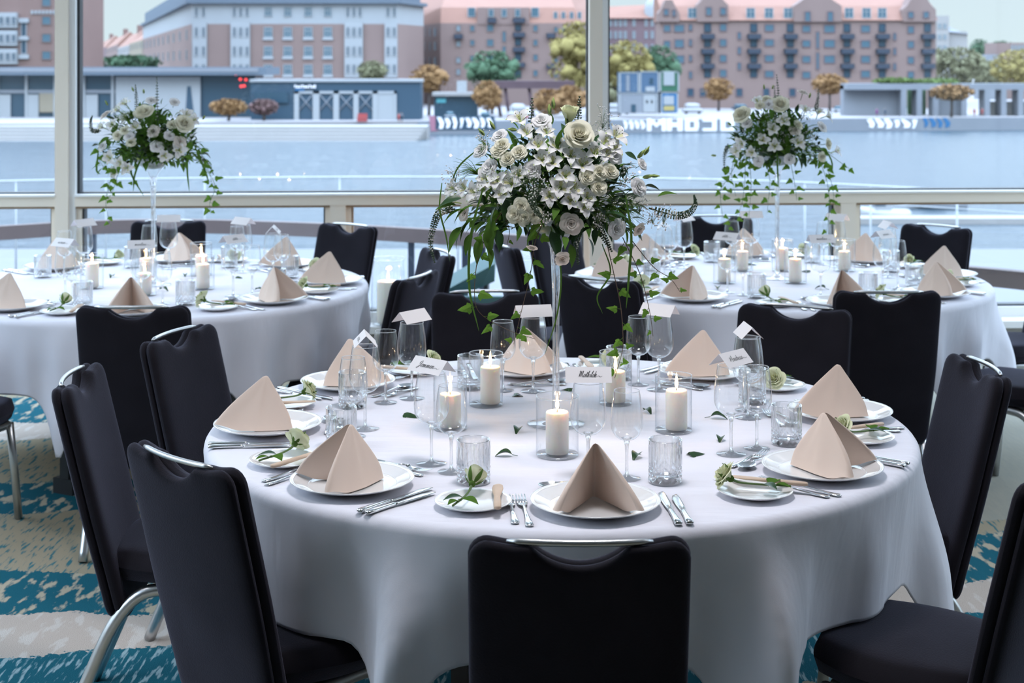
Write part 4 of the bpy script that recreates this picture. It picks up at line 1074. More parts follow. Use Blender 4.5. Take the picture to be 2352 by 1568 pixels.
rear_bouquet('left', 352, 'white and green bouquet with hanging ivy on the left rear table vase', 'tall glass vase carrying the bouquet on the left rear table', 60,
  [('rose','rose',.042,[(329,256),(423,282)]), ('spray','spray_rose',.024,[(268,310),(300,325),(285,298),(395,285)]), ('lis','lisianthus',.026,[(348,228),(352,300),(390,310),(402,232),(240,262),(295,312),(232,335),(415,325),(360,335)]),
   ('lily','lily',.036,[(268,250),(255,285),(285,235),(250,362),(275,375),(262,395),(378,358),(412,345),(285,270),(310,290),(430,260),(445,275),(230,290),(290,385)]), ('bud','bud',.022,[(330,210),(245,237),(468,270),(318,365),(305,205)])],
  [('spike',[(362,290,-.1),(361,230,-.1),(360,178,-.1)]), ('spike',[(315,265,-.1),(313,225,-.1),(311,195,-.1)]), ('spike',[(232,300,-.08),(212,300,-.1),(208,280,-.1),(212,266,-.1)]), ('spike',[(455,360,-.1),(478,375,-.1),(490,400,-.1)]),
   ('vine',[(262,380,-.14),(250,430,-.16),(243,470,-.16),(255,520,-.16)]), ('vine',[(275,385,-.14),(262,430,-.14),(250,455,-.14)]), ('vine',[(440,350,-.12),(478,395,-.14),(494,430,-.14),(482,465,-.14),(484,485,-.14)]), ('vine',[(450,330,-.1),(475,380,-.1),(492,440,-.1)]), ('vine',[(300,370,-.15),(305,410,-.16),(310,425,-.16)]), ('vine',[(230,330,-.1),(226,360,-.1),(238,385,-.1)]),
   ('blade',[(432,340,-.12),(430,390,-.14),(435,440,-.14)]), ('blade',[(300,360,-.15),(302,400,-.16),(330,450,-.16)]), ('blade',[(330,350,-.16),(310,400,-.17),(306,440,-.17)]), ('blade',[(225,350,-.08),(222,390,-.1),(230,400,-.1)]), ('blade',[(445,330,-.1),(470,390,-.12),(480,420,-.12)])])
rear_bouquet('right', 1785, 'white and green bouquet with hanging ivy on the right rear table vase', 'tall glass vase carrying the bouquet on the right rear table', 75,
  [('rose','rose',.045,[(1702,262),(1792,238)]), ('spray','spray_rose',.026,[(1905,330),(1890,360),(1760,225),(1835,285),(1745,240)]), ('lis','lisianthus',.026,[(1715,282),(1827,298),(1742,370),(1814,365),(1845,210),(1765,238),(1890,290)]),
   ('lily','lily',.036,[(1752,320),(1780,335),(1700,330),(1725,350),(1835,325),(1775,295),(1740,230),(1800,275),(1880,255),(1905,265),(1690,345),(1850,250),(1925,345)]), ('bud','bud',.022,[(1755,200),(1775,200),(1640,357),(1860,220),(1676,285)])],
  [('spike',[(1790,270,-.1),(1788,220,-.1),(1784,172,-.1)]), ('spike',[(1782,290,-.1),(1780,240,-.1),(1779,198,-.1)]), ('spike',[(1872,255,-.08),(1878,232,-.08),(1880,205,-.08)]), ('spike',[(1672,330,-.1),(1664,360,-.12),(1664,398,-.12)]),
   ('vine',[(1700,360,-.14),(1672,410,-.16),(1655,440,-.16),(1660,500,-.16)]), ('vine',[(1712,365,-.15),(1710,420,-.16),(1700,480,-.16),(1668,525,-.16)]), ('vine',[(1722,370,-.12),(1725,430,-.12),(1720,500,-.12)]), ('vine',[(1880,360,-.12),(1900,420,-.14),(1905,480,-.14),(1895,555,-.14)]), ('vine',[(1890,350,-.08),(1912,430,-.1),(1915,470,-.1)]), ('vine',[(1815,370,-.14),(1825,420,-.15),(1830,460,-.15)]), ('vine',[(1760,370,-.14),(1768,420,-.15),(1762,490,-.15)]), ('vine',[(1900,350,-.08),(1940,380,-.08),(1950,385,-.08)]), ('vine',[(1690,350,-.1),(1680,400,-.1),(1690,450,-.1)]),
   ('blade',[(1785,350,-.17),(1786,390,-.18),(1788,430,-.18)]), ('blade',[(1895,340,-.1),(1910,370,-.1),(1912,395,-.1)])])
# ------------------------------------------------------------------ outside: terrace, harbour, far bank
def oc(c): return tuple(q*OUT for q in c)
def omat(name, col, var=.12, vs=.25, rough=.8): return pm(name, oc(col), rough, 0, .2, var=var, vscale=vs)
OM = dict(brick=omat('red_brick', (.42,.27,.235), .1, .12), brick2=omat('pale_brick', (.47,.335,.30), .1, .12), brick3=omat('dark_brick', (.36,.25,.27), .1, .12), tile=omat('red_roof_tile', (.55,.30,.225), .08, .3),
   white=omat('white_render', (.66,.69,.71), .04), slate=omat('slate_roof', (.26,.32,.39), .06), grey=omat('grey_concrete', (.44,.47,.52), .08), pale=omat('pale_stone', (.62,.60,.58), .06),
   yellow=omat('ochre_render', (.56,.48,.36), .06), navy=pm('navy_cladding', oc((.05,.12,.19)), .5), dark=pm('dark_glass', oc((.06,.13,.19)), .25), winb=pm('window_pane_blue', oc((.13,.25,.32)), .25), winl=pm('window_pane_light', oc((.38,.47,.52)), .25),
   balc=pm('dark_balcony', oc((.05,.075,.12)), .6), wfr=pm('white_window_frame', oc((.62,.66,.68)), .6), green=pm('green_container', oc((.05,.22,.12)), .6), blue=pm('blue_container', oc((.02,.24,.55)), .6), bluegrey=pm('bluegrey_container', oc((.12,.22,.36)), .6),
   red=pm('red_paint', oc((.65,.12,.12)), .6), rust=omat('rusty_steel', (.22,.15,.17), .2), yel=pm('yellow_paint', oc((.75,.6,.2)), .6), teal=pm('teal_canvas', oc((.02,.11,.11)), .7), carw=pm('white_car_paint', oc((.75,.76,.78)), .35), pink=pm('pink_paint', oc((.7,.3,.4)), .7), asphalt=omat('quay_paving', (.58,.55,.55), .08, .05),
   skin=pm('skin', oc((.5,.35,.28)), .7), purple=pm('purple_coat', oc((.3,.08,.3)), .8))
def leafy(name, c): return pm(name, oc(c), .9, 0, .1, var=.45, vscale=.8)
OM.update(tgreen=leafy('green_foliage', (.16,.27,.16)), tyel=leafy('yellow_foliage', (.55,.45,.17)), tor=leafy('orange_foliage', (.55,.32,.15)), tbr=leafy('brown_foliage', (.32,.20,.19)), tol=leafy('olive_foliage', (.38,.37,.22)), tlime=leafy('vine_foliage', (.25,.36,.12)), trunk=pm('bark', oc((.14,.11,.1)), .9))
D0 = 360.0
def X_(px, d): return (px-1176)*d/F
def Z_(py, d): return CZ-(py-HY)*d/F
ZW, ZG = -11.3, -8.7

def water():
    m, n, l, b = newmat('harbour_water')
    b.inputs['Base Color'].default_value = (*WATER,1); b.inputs['Roughness'].default_value = .25; b.inputs['IOR'].default_value = 1.33
    tc = n.new('ShaderNodeTexCoord'); mp = n.new('ShaderNodeMapping'); mp.inputs['Scale'].default_value = (.35, 1.0, 1)
    n1 = n.new('ShaderNodeTexNoise'); n1.inputs['Scale'].default_value = .5; n1.inputs['Detail'].default_value = 5; n1.inputs['Roughness'].default_value = .62
    bp = n.new('ShaderNodeBump'); bp.inputs['Strength'].default_value = 1.0; bp.inputs['Distance'].default_value = .8
    l.new(tc.outputs['Object'], mp.inputs[0]); l.new(mp.outputs[0], n1.inputs['Vector']); l.new(n1.outputs['Fac'], bp.inputs['Height']); l.new(bp.outputs[0], b.inputs['Normal'])
    return m
struct(MB().add([(-260,13,ZW),(260,13,ZW),(260,345,ZW),(-260,345,ZW)], [(0,1,2,3)], 0, False).build('harbour_ground_water', water()))
# far quay: paving and the wall down to the water, slightly skewed
QL, QR = 268.0, 302.0
def qd(px): return QL+(QR-QL)*px/2352
def qx(px): d = qd(px); return (X_(px, d), d)
ql, qr = qx(-700), qx(3000)
struct(MB().prism([ql, qr, (700,1700), (-700,1700)], ZW-1, ZG).build('ground_far_bank', OM['asphalt']))
qw = MB(); A0, B0 = Vector(ql), Vector(qr)
def onquay(px):
    a = (px-1176)/F; D = B0-A0; k = (a*A0.y-A0.x)/(D.x-a*D.y); return A0+D*k
A = onquay(960); B = onquay(2900); nrm = Vector((A.y-B.y, B.x-A.x)).normalized()*-.4
if nrm.y > 0: nrm = -nrm
struct(MB().prism([tuple(A+nrm), tuple(B+nrm), tuple(B), tuple(A)], ZW, ZG-.1).build('wall_quay', OM['grey']))
def wallpt(px, py, off=.46):
    n2 = nrm.normalized()*off; A2 = A+n2; D2 = B-A; a = (px-1176)/F
    k = (a*A2.y-A2.x)/(D2.x-a*D2.y); q = A2+D2*k
    return Vector((q.x, q.y, Z_(py, q.y)))
def paint(name, polys, mat, lab, cat='graffiti', grp=None):
    b = MB()
    for poly in polys:
        f = [wallpt(x, y, .50) for x, y in poly]; g = [wallpt(x, y, .43) for x, y in poly]; n_ = len(f)
        b.add(f+g, [tuple(range(n_))]+[(i, n_+i, n_+(i+1) % n_, (i+1) % n_) for i in range(n_)], 0, False)
    return tag(b.build(name, mat), lab, cat, grp)
def bars(x, segs): return [[(x+a, 272+b*.8), (x+c, 272+b*.8), (x+c, 272+d*.8), (x+a, 272+d*.8)] for a, b, c, d in segs]
LET = {'M': [(0,0,10,36),(10,4,18,18),(18,12,26,24),(26,4,34,18),(34,0,44,36)], 'H': [(0,0,11,36),(11,12,24,24),(24,0,36,36)], 'A': [(0,0,32,8),(0,8,10,36),(22,8,32,36),(10,18,22,28)], 'D': [(0,0,11,36),(11,0,30,9),(22,9,32,28),(11,27,30,36)], 'J': [(0,0,32,9),(22,9,32,36),(0,28,22,36)], 'O': [(0,0,32,9),(0,9,11,36),(22,9,32,36),(11,28,22,36)]}
x = 1486
for ch, lab in (('M','first'), ('H','second'), ('D','third'), ('J','fourth'), ('O','fifth')):
    paint('painted_letter', bars(x, LET[ch]), M['card'], 'large white painted letter %s on the far quay wall, %s of the row' % (ch, lab), 'lettering', 'white quay wall letters'); x += 41 if ch != 'M' else 46
rn = random.Random(4)
def blobs(x0, x1, n, y0=268, y1=296):
    out = []
    for k in range(n):
        x = x0+(x1-x0)*(k+.5)/n; w = (x1-x0)/n*.42; s = rn.uniform(-.5,.5)*w
        out.append([(x-w+s, y0+rn.uniform(0,4)), (x+w*.4+s, y0+rn.uniform(0,3)), (x+w-s, (y0+y1)/2), (x+w*.5-s, y1-rn.uniform(0,4)), (x-w*.6, y1-rn.uniform(0,5)), (x-w*.2, (y0+y1)/2+3)])
    return out
paint('graffiti', [[(1000,266),(1135,266),(1140,298),(1000,298)]], OM['navy'], 'dark blue graffiti panel on the far quay wall', grp='quay graffiti')
paint('graffiti', [[(985,266),(1000,266),(1006,300),(990,302)]], OM['pink'], 'pink graffiti streak left of the dark panel', grp='quay graffiti')
def over(name, polys, mat, lab):
    b = MB()
    for poly in polys:
        f = [wallpt(x, y, .60) for x, y in poly]; g = [wallpt(x, y, .515) for x, y in poly]; n_ = len(f)
        b.add(f+g, [tuple(range(n_))]+[(i, n_+i, n_+(i+1) % n_, (i+1) % n_) for i in range(n_)], 0, False)
    return tag(b.build(name, mat), lab, 'graffiti', 'quay graffiti')
over('graffiti', blobs(1004, 1132, 8), M['card'], 'white scrawl painted over the dark blue graffiti panel')
paint('graffiti', blobs(1430, 1482, 4, 276, 298), M['card'], 'small white scrawl left of the big letters', grp='quay graffiti')
paint('graffiti', blobs(1990, 2110, 6, 272, 296), M['card'], 'pale scrawl on the far quay wall right of the bouquet', grp='quay graffiti')
paint('graffiti', blobs(2118, 2182, 4, 270, 294), OM['blue'], 'blue and white scrawl at the right of the far quay wall', grp='quay graffiti')
# stone steps down to the water on the left
st = MB()
for k in range(5):
    y = 258+k*12; d = 268-k*1.5
    st.box(X_(-300, d), X_(985-k*6, d), d-6, d+2, ZW, ZG-.35-k*.55)
tag(st.build('quay_steps', OM['pale']), 'broad pale stone steps along the far left water edge', 'steps')

WIN = {}
def winmesh(w, h, fr, pane, bars_):
    key = (round(w,2), round(h,2), fr, pane, bars_)
    if key not in WIN:
        b = MB(); t = .16
        b.box(-w/2, w/2, -.12, .0, 0, h, 1)
        for a in ((-w/2, -w/2+t), (w/2-t, w/2)): b.box(a[0], a[1], -.22, -.12, 0, h, 0)
        b.box(-w/2, w/2, -.22, -.12, 0, t, 0).box(-w/2, w/2, -.22, -.12, h-t, h, 0)
        for k in range(1, bars_+1): xx = -w/2+w*k/(bars_+1); b.box(xx-.07, xx+.07, -.2, -.12, t, h-t, 0)
        if bars_: b.box(-w/2, w/2, -.2, -.12, h*.62, h*.62+.12, 0)
        WIN[key] = b.mesh('window', [OM[fr], OM[pane]])
    return WIN[key]
def facade(root, d, wins, fr='wfr', pane='winb', bars_=1, nm='window'):
    for (px, py, w, h) in wins:
        put(nm, winmesh(w*d/F, h*d/F, fr, pane, bars_), root, (X_(px, d), d, Z_(py+h/2, d)))
def fbox(b, x0, x1, y0, y1, d, depth, mi=0, proud=0):
    return b.box(X_(x0, d), X_(x1, d), d-proud, d+depth, Z_(y1, d), Z_(y0, d), mi)
def bld(lab): return thing('apartment_building', lab, 'building', (0,0,0), None, 'buildings on the far bank')

# A: brick tower at the left edge
d = 330; o = bld('dark red brick building with white bay windows at the far left')
b = MB(); fbox(b, -420, 187, -220, 262, d, 18); b.build('wall', OM['brick'], o)
for y in (47, 88, 130):
    w = MB(); fbox(w, -60, 42, y-18, y+17, d, 0, 0, 1.2); w.build('bay_window', OM['white'], o)
    facade(o, d-1.25, [(x, y, 9, 19) for x in (-50,-28,3,18,32)], 'white', 'dark', 0)
for y in (68, 108): facade(o, d, [(55, y, 13, 32)], 'white', 'dark', 0)
facade(o, d, [(107, y, 22, 21) for y in (5, 47, 87, 127)], 'brick', 'winb', 0)
w = MB()
for k in range(14): fbox(w, 72+k*8.4, 77+k*8.4, 24, 32, d, 0, 0, .3)
w.build('cornice', OM['white'], o)
w = MB(); fbox(w, 44, 67, 42, 52, d, 0, 0, .6); fbox(w, 44, 67, 84, 92, d, 0, 0, .6); fbox(w, 44, 67, 125, 135, d, 0, 0, .6); w.build('balcony', OM['white'], o)

# B: the street running away between the buildings
def along(s, off=0): return (-77-.291*s-.958*off, 360+.958*s-.291*off)
def rowhouse(s0, s1, wz, roofz, wall, lab, rmat='tile', wins=3):
    o = bld(lab)
    p = [along(s0), along(s0, -14), along(s1, -14), along(s1)]
    MB().prism(p, ZG-1, wz).build('wall', OM[wall], o)
    a, b_, c, e = [Vector((*q, wz)) for q in p]; r1 = (a+b_)/2+Vector((0,0,roofz-wz)); r2 = (c+e)/2+Vector((0,0,roofz-wz))
    MB().add([a,b_,c,e,r1,r2], [(0,3,5,4),(1,4,5,2),(0,4,1),(3,2,5)], 0, False).build('roof', OM[rmat], o)
    q0 = along((s0*.7+s1*.3), -7); MB().box(q0[0]-1.2, q0[0]+1.2, q0[1]-1.2, q0[1]+1.2, wz+1, roofz+3).build('chimney', OM['brick'], o)
    ang = math.atan2(.958, -.291)
    for r in range(4):
        for k in range(wins):
            s = s0+(s1-s0)*(k+.5)/wins; q = along(s, .05)
            zz = wz-3.2-r*4.4
            if zz < ZG: continue
            put('window', winmesh(3.0, 2.4, 'wfr', 'dark', 0), o, (q[0], q[1], zz), ang+PI)
rowhouse(222, 330, 11.5, 17, 'yellow', 'ochre house with red roof in the street gap, nearest', wins=4)
rowhouse(334, 470, 11, 18, 'pale', 'pale house with red roof in the street gap, second', wins=4)
rowhouse(474, 680, 13, 20, 'brick2', 'brick house with red roof in the street gap, third', wins=4)
rowhouse(684, 1000, 14, 22, 'brick3', 'brick house with red roof in the street gap, farthest', wins=3)

# C: corner building of brick and white render
d = 360; o = bld('long brick and white building with slate eaves left of the bouquet')
zt, zw_ = Z_(8, d), Z_(55, d)
foot = [(X_(440,d), d), (X_(914,d), d), (X_(914,d)+5, d+20), along(218, -16), along(218)]
MB().prism(foot, ZG-1, zw_).build('wall', OM['brick2'], o)
MB().prism(foot, zw_, zt).build('top_storey', OM['white'], o)
ex = [(foot[0][0]-1, d-1.2), (foot[1][0]+1, d-1.2), (foot[2][0]+1, foot[2][1]), foot[3], (foot[4][0]-1, foot[4][1])]
MB().prism(ex, zt, zt+.8).build('eaves', OM['slate'], o)
MB().prism([(x+(0 if i in (0,4) else -1), y+3) for i, (x, y) in enumerate(foot)], zt+.8, zt+5).build('roof', OM['slate'], o)
for x0, x1 in ((443,476), (531,575), (792,834), (884,913)):
    w = MB(); fbox(w, x0, x1, 52, 170 if x0 < 700 else 178, d, 0, 0, .9); w.build('bay_window', OM['white'], o)
    n_ = 3 if x1-x0 > 40 else 2
    facade(o, d-.95, [(x0+(x1-x0)*(k+.5)/n_, y, 6.5, 22) for y in (73, 117, 158) for k in range(n_)], 'white', 'dark', 0)
    facade(o, d, [(x0+(x1-x0)*(k+.5)/n_, 27, 6.5, 22) for k in range(n_)], 'white', 'dark', 0)
cols = [616, 661, 708, 753]
facade(o, d, [(x, 27, 18, 22) for x in cols], 'white', 'winb', 2)
for y in (74, 118, 160):
    facade(o, d, [(x, y, 20, 24) for x in cols], 'wfr', 'winb', 2)
    w = MB()
    for x in cols: fbox(w, x-12, x+12, y+12, y+18, d, 0, 0, .35)
    w.build('window_sills', OM['white'], o)
wx = []
for r, zz in enumerate((9, 4, -1)):
    for s in range(14, 215, 22):
        q = along(s, .05); put('window', winmesh(3.2, 2.6, 'wfr', 'winb', 0), o, (q[0], q[1], zz-1), math.atan2(.958, -.291)+PI)

# D: red-roofed building with balconies
d = 385; o = bld('red-roofed brick apartment block behind the bouquet, with stacked dark balconies')
p = [(X_(912,430), 430), (X_(1012,385), 385), (X_(1338,385), 385), (X_(1400,425), 425), (X_(1400,425), 450), (X_(912,430), 450)]
zE = Z_(53, d); MB().prism(p, ZG-1, zE).build('wall', OM['brick2'], o)
p2 = [(p[0][0]+2, p[0][1]+3), (p[1][0], p[1][1]+3), (p[2][0]-2, p[2][1]+3), (p[3][0]-3, p[3][1]+2), (p[4][0]-3, p[4][1]), (p[5][0]+2, p[5][1])]
pk = [(x*.93, y+16) for x, y in p2]
n_ = 6; zR = Z_(-4, 400)
MB().add([(x,y,zE) for x,y in p]+[(x,y,Z_(16,d)) for x,y in p2]+[(x,y,zR+3) for x,y in pk], [(i,(i+1)%n_,n_+(i+1)%n_,n_+i) for i in range(n_)]+[(n_+i,n_+(i+1)%n_,2*n_+(i+1)%n_,2*n_+i) for i in range(n_)]+[tuple(2*n_+i for i in range(n_))], 0, False).build('roof', OM['tile'], o)
g = MB(); fbox(g, 1096, 1216, 17, 56, d, 4, 0, .2); g.build('gable', OM['brick2'], o)
facade(o, d-.3, [(x, 30, 12, 18) for x in (1128, 1158, 1189)], 'wfr', 'winb', 0)
facade(o, d+1, [(1083, 28, 18, 22), (1229, 28, 18, 22)]+[(x, 36, 9, 18) for x in (1276,1294,1313,1331)], 'wfr', 'winb', 0)
facade(o, d, [(1085, y, 12, 15) for y in (65, 98, 134)]+[(1230, y, 12, 16) for y in (65, 98, 132, 168)]+[(1126, y, 17, 18) for y in (64, 98, 134)]+[(1158, y, 10, 26) for y in (84, 118)]+[(x, y, 11, 14) for x in (1277, 1296) for y in (68, 103, 137, 172)], 'brick2', 'winb', 0)
facade(o, d, [(1053, y, 12, 16) for y in (65, 100, 138, 165)], 'brick2', 'winl', 0)
for i in range(8):
    t = (i+.5)/8
    px = 922+t*86; dd = 428-t*41
    for y in (70, 102, 137, 168): put('window', winmesh(1.5, 2.2, 'wfr', 'winl', 0), o, (X_(px, dd), dd-.2, Z_(y+9, dd)-.5), math.atan2(-45, 33)*.0-.72)
bal = MB()
def balcony(root, px, py, w, h, d, mat='balc'):
    b = MB(); W, H = w*d/F, h*d/F; b.box(-W/2, W/2, -1.5, 0, 0, .25); b.box(-W/2, W/2, -1.5, -1.42, .25, H*.75).box(-W/2, -W/2+.08, -1.5, 0, .25, H*.75).box(W/2-.08, W/2, -1.5, 0, .25, H*.75)
    b.build('balcony', OM[mat], root, (X_(px, d), d, Z_(py+h/2, d)))
for y in (45, 78, 112, 147): balcony(o, 1192, y, 28, 14, d)
for x, y in ((1130, 45), (1053, 82), (1265, 80), (1265, 150), (1296, 118), (1320, 78)): balcony(o, x, y, 20, 14, d)
facade(o, d, [(1190, y, 15, 18) for y in (62, 96, 130, 170)], 'balc', 'dark', 0)

# E: building seen in the gap beside the post
d = 475; o = bld('brick building with white windows and red roof right of the big window post')
MB().box(X_(1388,d), X_(1545,d), d, d+15, ZG-1, Z_(42,d)).build('wall', OM['brick3'], o)
a0, a1 = X_(1380,d), X_(1545,d)
MB().add([(a0,d-1,Z_(42,d)),(a1,d-1,Z_(42,d)),(a1,d+16,Z_(42,d)),(a0,d+16,Z_(42,d)),(a0,d+7,Z_(14,d)),(a1,d+7,Z_(6,d))], [(0,1,5,4),(2,3,4,5),(0,4,3),(1,2,5)], 0, False).build('roof', OM['tile'], o)
facade(o, d, [(x, y, 7, 17) for x in (1402,1414,1425,1436,1456,1484,1498) for y in (52, 80, 110)], 'wfr', 'winl', 0)
t = MB(); t.lathe([(2.6,0),(2.6,3.0),(2.2,4.6),(1.2,5.8),(.1,6.2)], 12); t.build('white_turret', OM['white'], o, (X_(1500,d), d+2, Z_(40,d)))

# F: the big brick warehouse block on the right
d = 362; o = bld('large gabled brick block with many balconies at the right across the water')
MB().box(X_(1522,d), X_(2150,d), d, d+18, ZG-1, Z_(46,d)).build('wall', OM['brick2'], o)
zr0, zr1 = Z_(47,d), Z_(-40,d)
xa, xb = X_(1518,d), X_(2152,d)
MB().add([(xa,d-.6,zr0),(xb,d-.6,zr0),(xb,d+4,Z_(12,d)),(xa,d+4,Z_(12,d)),(xb,d+18,zr1),(xa,d+18,zr1),(xa,d+19,zr0),(xb,d+19,zr0)], [(0,1,2,3),(3,2,4,5),(5,4,7,6),(1,7,4,2),(0,3,5,6)], 0, False).build('roof', OM['tile'], o)
def gable(x0, x1, ytop, yflat):
    w = MB(); z0, z1, z2 = Z_(50,d), Z_(yflat,d), Z_(ytop,d); a, c = X_(x0,d), X_(x1,d); m = (a+c)/2; q = (c-a)*.16
    pts = [(a,z0),(c,z0),(c,z1),(c-q,z1+1.2),(m+q,z2),(m-q,z2),(a+q,z1+1.2),(a,z1)]
    w.add([(x, d-.7, z) for x, z in pts]+[(x, d+6, z) for x, z in pts], [tuple(range(8))]+[(i, 8+i, 8+(i+1) % 8, (i+1) % 8) for i in range(8)], 0, False).build('gable', OM['brick2'], o)
gable(1600, 1672, -30, 12); gable(1822, 1932, -14, 14); gable(2072, 2148, -14, 22); gable(1512, 1560, 0, 30)
facade(o, d, [(1532,65,17,17),(1560,65,24,18),(1586,63,9,16),(1532,102,16,18),(1560,100,22,20),(1586,98,8,17),(1560,136,24,19),(1586,134,8,16),(1586,172,9,18)]+[(1661,y,17,18) for y in (63,98,134,168)]+[(1698,y,9,18) for y in (82,116,152)]+[(1767,y,22,17) for y in (64,98,134,170)]+[(1852,y,20,17) for y in (66,100,136,172)]+[(1905,y,26,19) for y in (66,100,136)]+[(1988,y,22,18) for y in (66,101,136,170)]+[(2092,y,16,18) for y in (68,102,138,172)]+[(1878,y,8,40) for y in (32,92,140)]+[(2055,y,8,18) for y in (84,118,153)], 'brick3', 'winb', 0)
facade(o, d-.75, [(1661,26,14,18),(1628,26,14,20),(2092,34,14,16),(2127,34,14,16),(1855,38,14,24),(1907,38,14,24),(1530,28,12,16),(1548,30,8,16)], 'brick3', 'winb', 0)
facade(o, d+.2, [(x, 30, 20, 24) for x in (1590,1724,1766,1810,1950,1990,2026)], 'white', 'winb', 1)
for x in (1625, 1731, 1815, 1945, 2026, 2130):
    facade(o, d, [(x, y, 16, 20) for y in (64, 98, 134, 168)], 'balc', 'dark', 0)
    for y in (82, 116, 150): balcony(o, x, y, 30, 15, d)
facade(o, d, [(x, 212, 16, 20) for x in (1586, 1615, 1655, 1698, 1760, 1820)], 'brick3', 'dark', 0)

# G: far right houses
d = 520; o = bld('pale stepped house far off right of the gabled block')
MB().box(X_(2148,d), X_(2180,d), d, d+14, ZG-1, Z_(36,d)).box(X_(2174,d), X_(2226,d), d+2, d+14, ZG-1, Z_(72,d)).build('wall', OM['pale'], o)
a, c = X_(2172,d), X_(2228,d); MB().add([(a,d+1,Z_(72,d)),(c,d+1,Z_(78,d)),(c,d+14,Z_(78,d)),(a,d+14,Z_(72,d)),(a+3,d+7,Z_(58,d)),(c-4,d+7,Z_(66,d))], [(0,1,5,4),(2,3,4,5),(0,4,3),(1,2,5)], 0, False).build('roof', OM['grey'], o)
facade(o, d, [(x, y, 8, 12) for x in (2158, 2170) for y in (60, 85, 110)], 'wfr', 'winl', 0)
d = 460; o = bld('low flat brick building at the far right edge of the bank')
MB().box(X_(2290,d), X_(2480,d), d, d+12, ZG-1, Z_(98,d)).build('wall', OM['brick2'], o); facade(o, d, [(2325+k*8, 110, 5, 14) for k in range(4)], 'wfr', 'winl', 0)
MB().box(X_(2255,d), X_(2292,d), d-4, d+8, ZG-1, Z_(125,d)).build('annex', OM['grey'], o)

# H: glazed pavilion on the left bank
d = 300; o = thing('pavilion', 'long glazed pavilion with a flat grey roof on the left far bank', 'building', (0,0,0), None, 'buildings on the far bank')
b = MB(); b.box(X_(-300,d), X_(618,d), d-3.5, d+14, Z_(172,d), Z_(154,d)); b.build('roof', OM['slate'], o)
b = MB(); b.box(X_(-300,d), X_(600,d), d-3.6, d-3.5, Z_(165,d), Z_(156,d)); b.build('fascia', OM['grey'], o)
b = MB(); b.box(X_(-300,d), X_(586,d), d, d+10, ZG-.2, Z_(172,d)); b.build('wall', OM['dark'], o)
b = MB(); b.box(X_(-300,d), X_(266,d), d-.4, d, Z_(214,d), Z_(206,d)); b.build('spandrel', OM['grey'], o)
for x in list(range(-4, 270, 66)): MB().box(X_(x-3,d), X_(x+3,d), d-.6, d, ZG, Z_(172,d)).build('column', OM['white'], o)
for x in (12, 76, 212): MB().box(X_(x-14,d), X_(x+14,d), d-.5, d-.2, ZG, Z_(217,d)).build('white_panel', OM['white'], o)
MB().box(X_(92,d), X_(126,d), d-.5, d-.2, ZG+1, Z_(214,d)).build('yellow_panel', OM['yellow'], o)
MB().box(X_(268,d), X_(462,d), d-.8, d-.2, ZG, Z_(176,d)).build('white_wall', OM['white'], o)
MB().add([(X_(428,d),d-.9,ZG),(X_(448,d),d-.9,ZG),(X_(440,d),d-.9,Z_(198,d)),(X_(432,d),d-.9,Z_(198,d)),(X_(428,d),d-.8,ZG),(X_(448,d),d-.8,ZG),(X_(440,d),d-.8,Z_(198,d)),(X_(432,d),d-.8,Z_(198,d))], [(0,1,2,3),(4,7,6,5),(0,4,5,1),(1,5,6,2),(2,6,7,3),(3,7,4,0)], 0, False).build('tall_opening', OM['navy'], o)
for x, y in ((543,170),(553,182),(566,183),(555,198),(562,197)):
    l_ = MB().ball((0,0,0), .28, 8, 5); lo = l_.build('red_lamp', pm('red_lamp_glow', (.8,.05,.05), .5, emit=(1,.08,.08), es=2.0), None, (X_(x,d), d-.6, Z_(y,d))); lo.parent = o
# I: dark shed with white doors
d = 286; o = thing('boathouse', 'dark navy flat-roofed building with white crossed doors on the far bank', 'building', (0,0,0), None, 'buildings on the far bank')
MB().box(X_(576,d), X_(966,d), d, d+8, ZG-.2, Z_(188,d)).build('wall', OM['navy'], o)
MB().box(X_(574,d), X_(968,d), d-.4, d+8.3, Z_(188,d), Z_(182,d)).build('roof_edge', OM['white'], o)
fr = MB().box(X_(676,d), X_(911,d), d-.35, d, Z_(215,d), Z_(209,d))
for x0, x1 in ((676,687),(719,734),(766,779),(812,824),(856,868),(905,911)): fr.box(X_(x0,d), X_(x1,d), d-.35, d, ZG, Z_(209,d))
fr.build('door_frame', OM['white'], o)
MB().box(X_(868,d), X_(906,d), d-.25, d, ZG, Z_(215,d)).build('white_panel', OM['white'], o)
for x0, x1 in ((687,719),(734,766),(779,812),(824,856)):
    c = MB(); a, e_ = X_(x0,d), X_(x1,d); z0, z1 = Z_(254,d), Z_(216,d)
    for p0, p1 in (((a,z0),(e_,z1)),((a,z1),(e_,z0))): c.tube([(p0[0],d-.2,p0[1]),(p1[0],d-.2,p1[1])], .12, 5)
    c.build('door', OM['grey'], o)
sg = MB()
for k in range(9): xx = X_(677+k*5.6,d); sg.box(xx, xx+.32, d-.5, d-.3, Z_(202,d), Z_(195,d)); 
for k in range(8): xx = X_(677+k*5.6,d); yv = 195 if k % 3 else 199; sg.box(xx, xx+.34, d-.5, d-.3, Z_(yv+2,d), Z_(yv,d))
sg.build('sign_letters', M['card'], o)
MB().box(X_(678,d), X_(700,d), d-.45, d-.3, Z_(208,d), Z_(204,d)).build('blue_sign', OM['blue'], o)
s2 = MB().box(X_(585,d), X_(662,d), d-.5, d, Z_(236,d), Z_(212,d)); s2.build('hatch', OM['dark'], o)
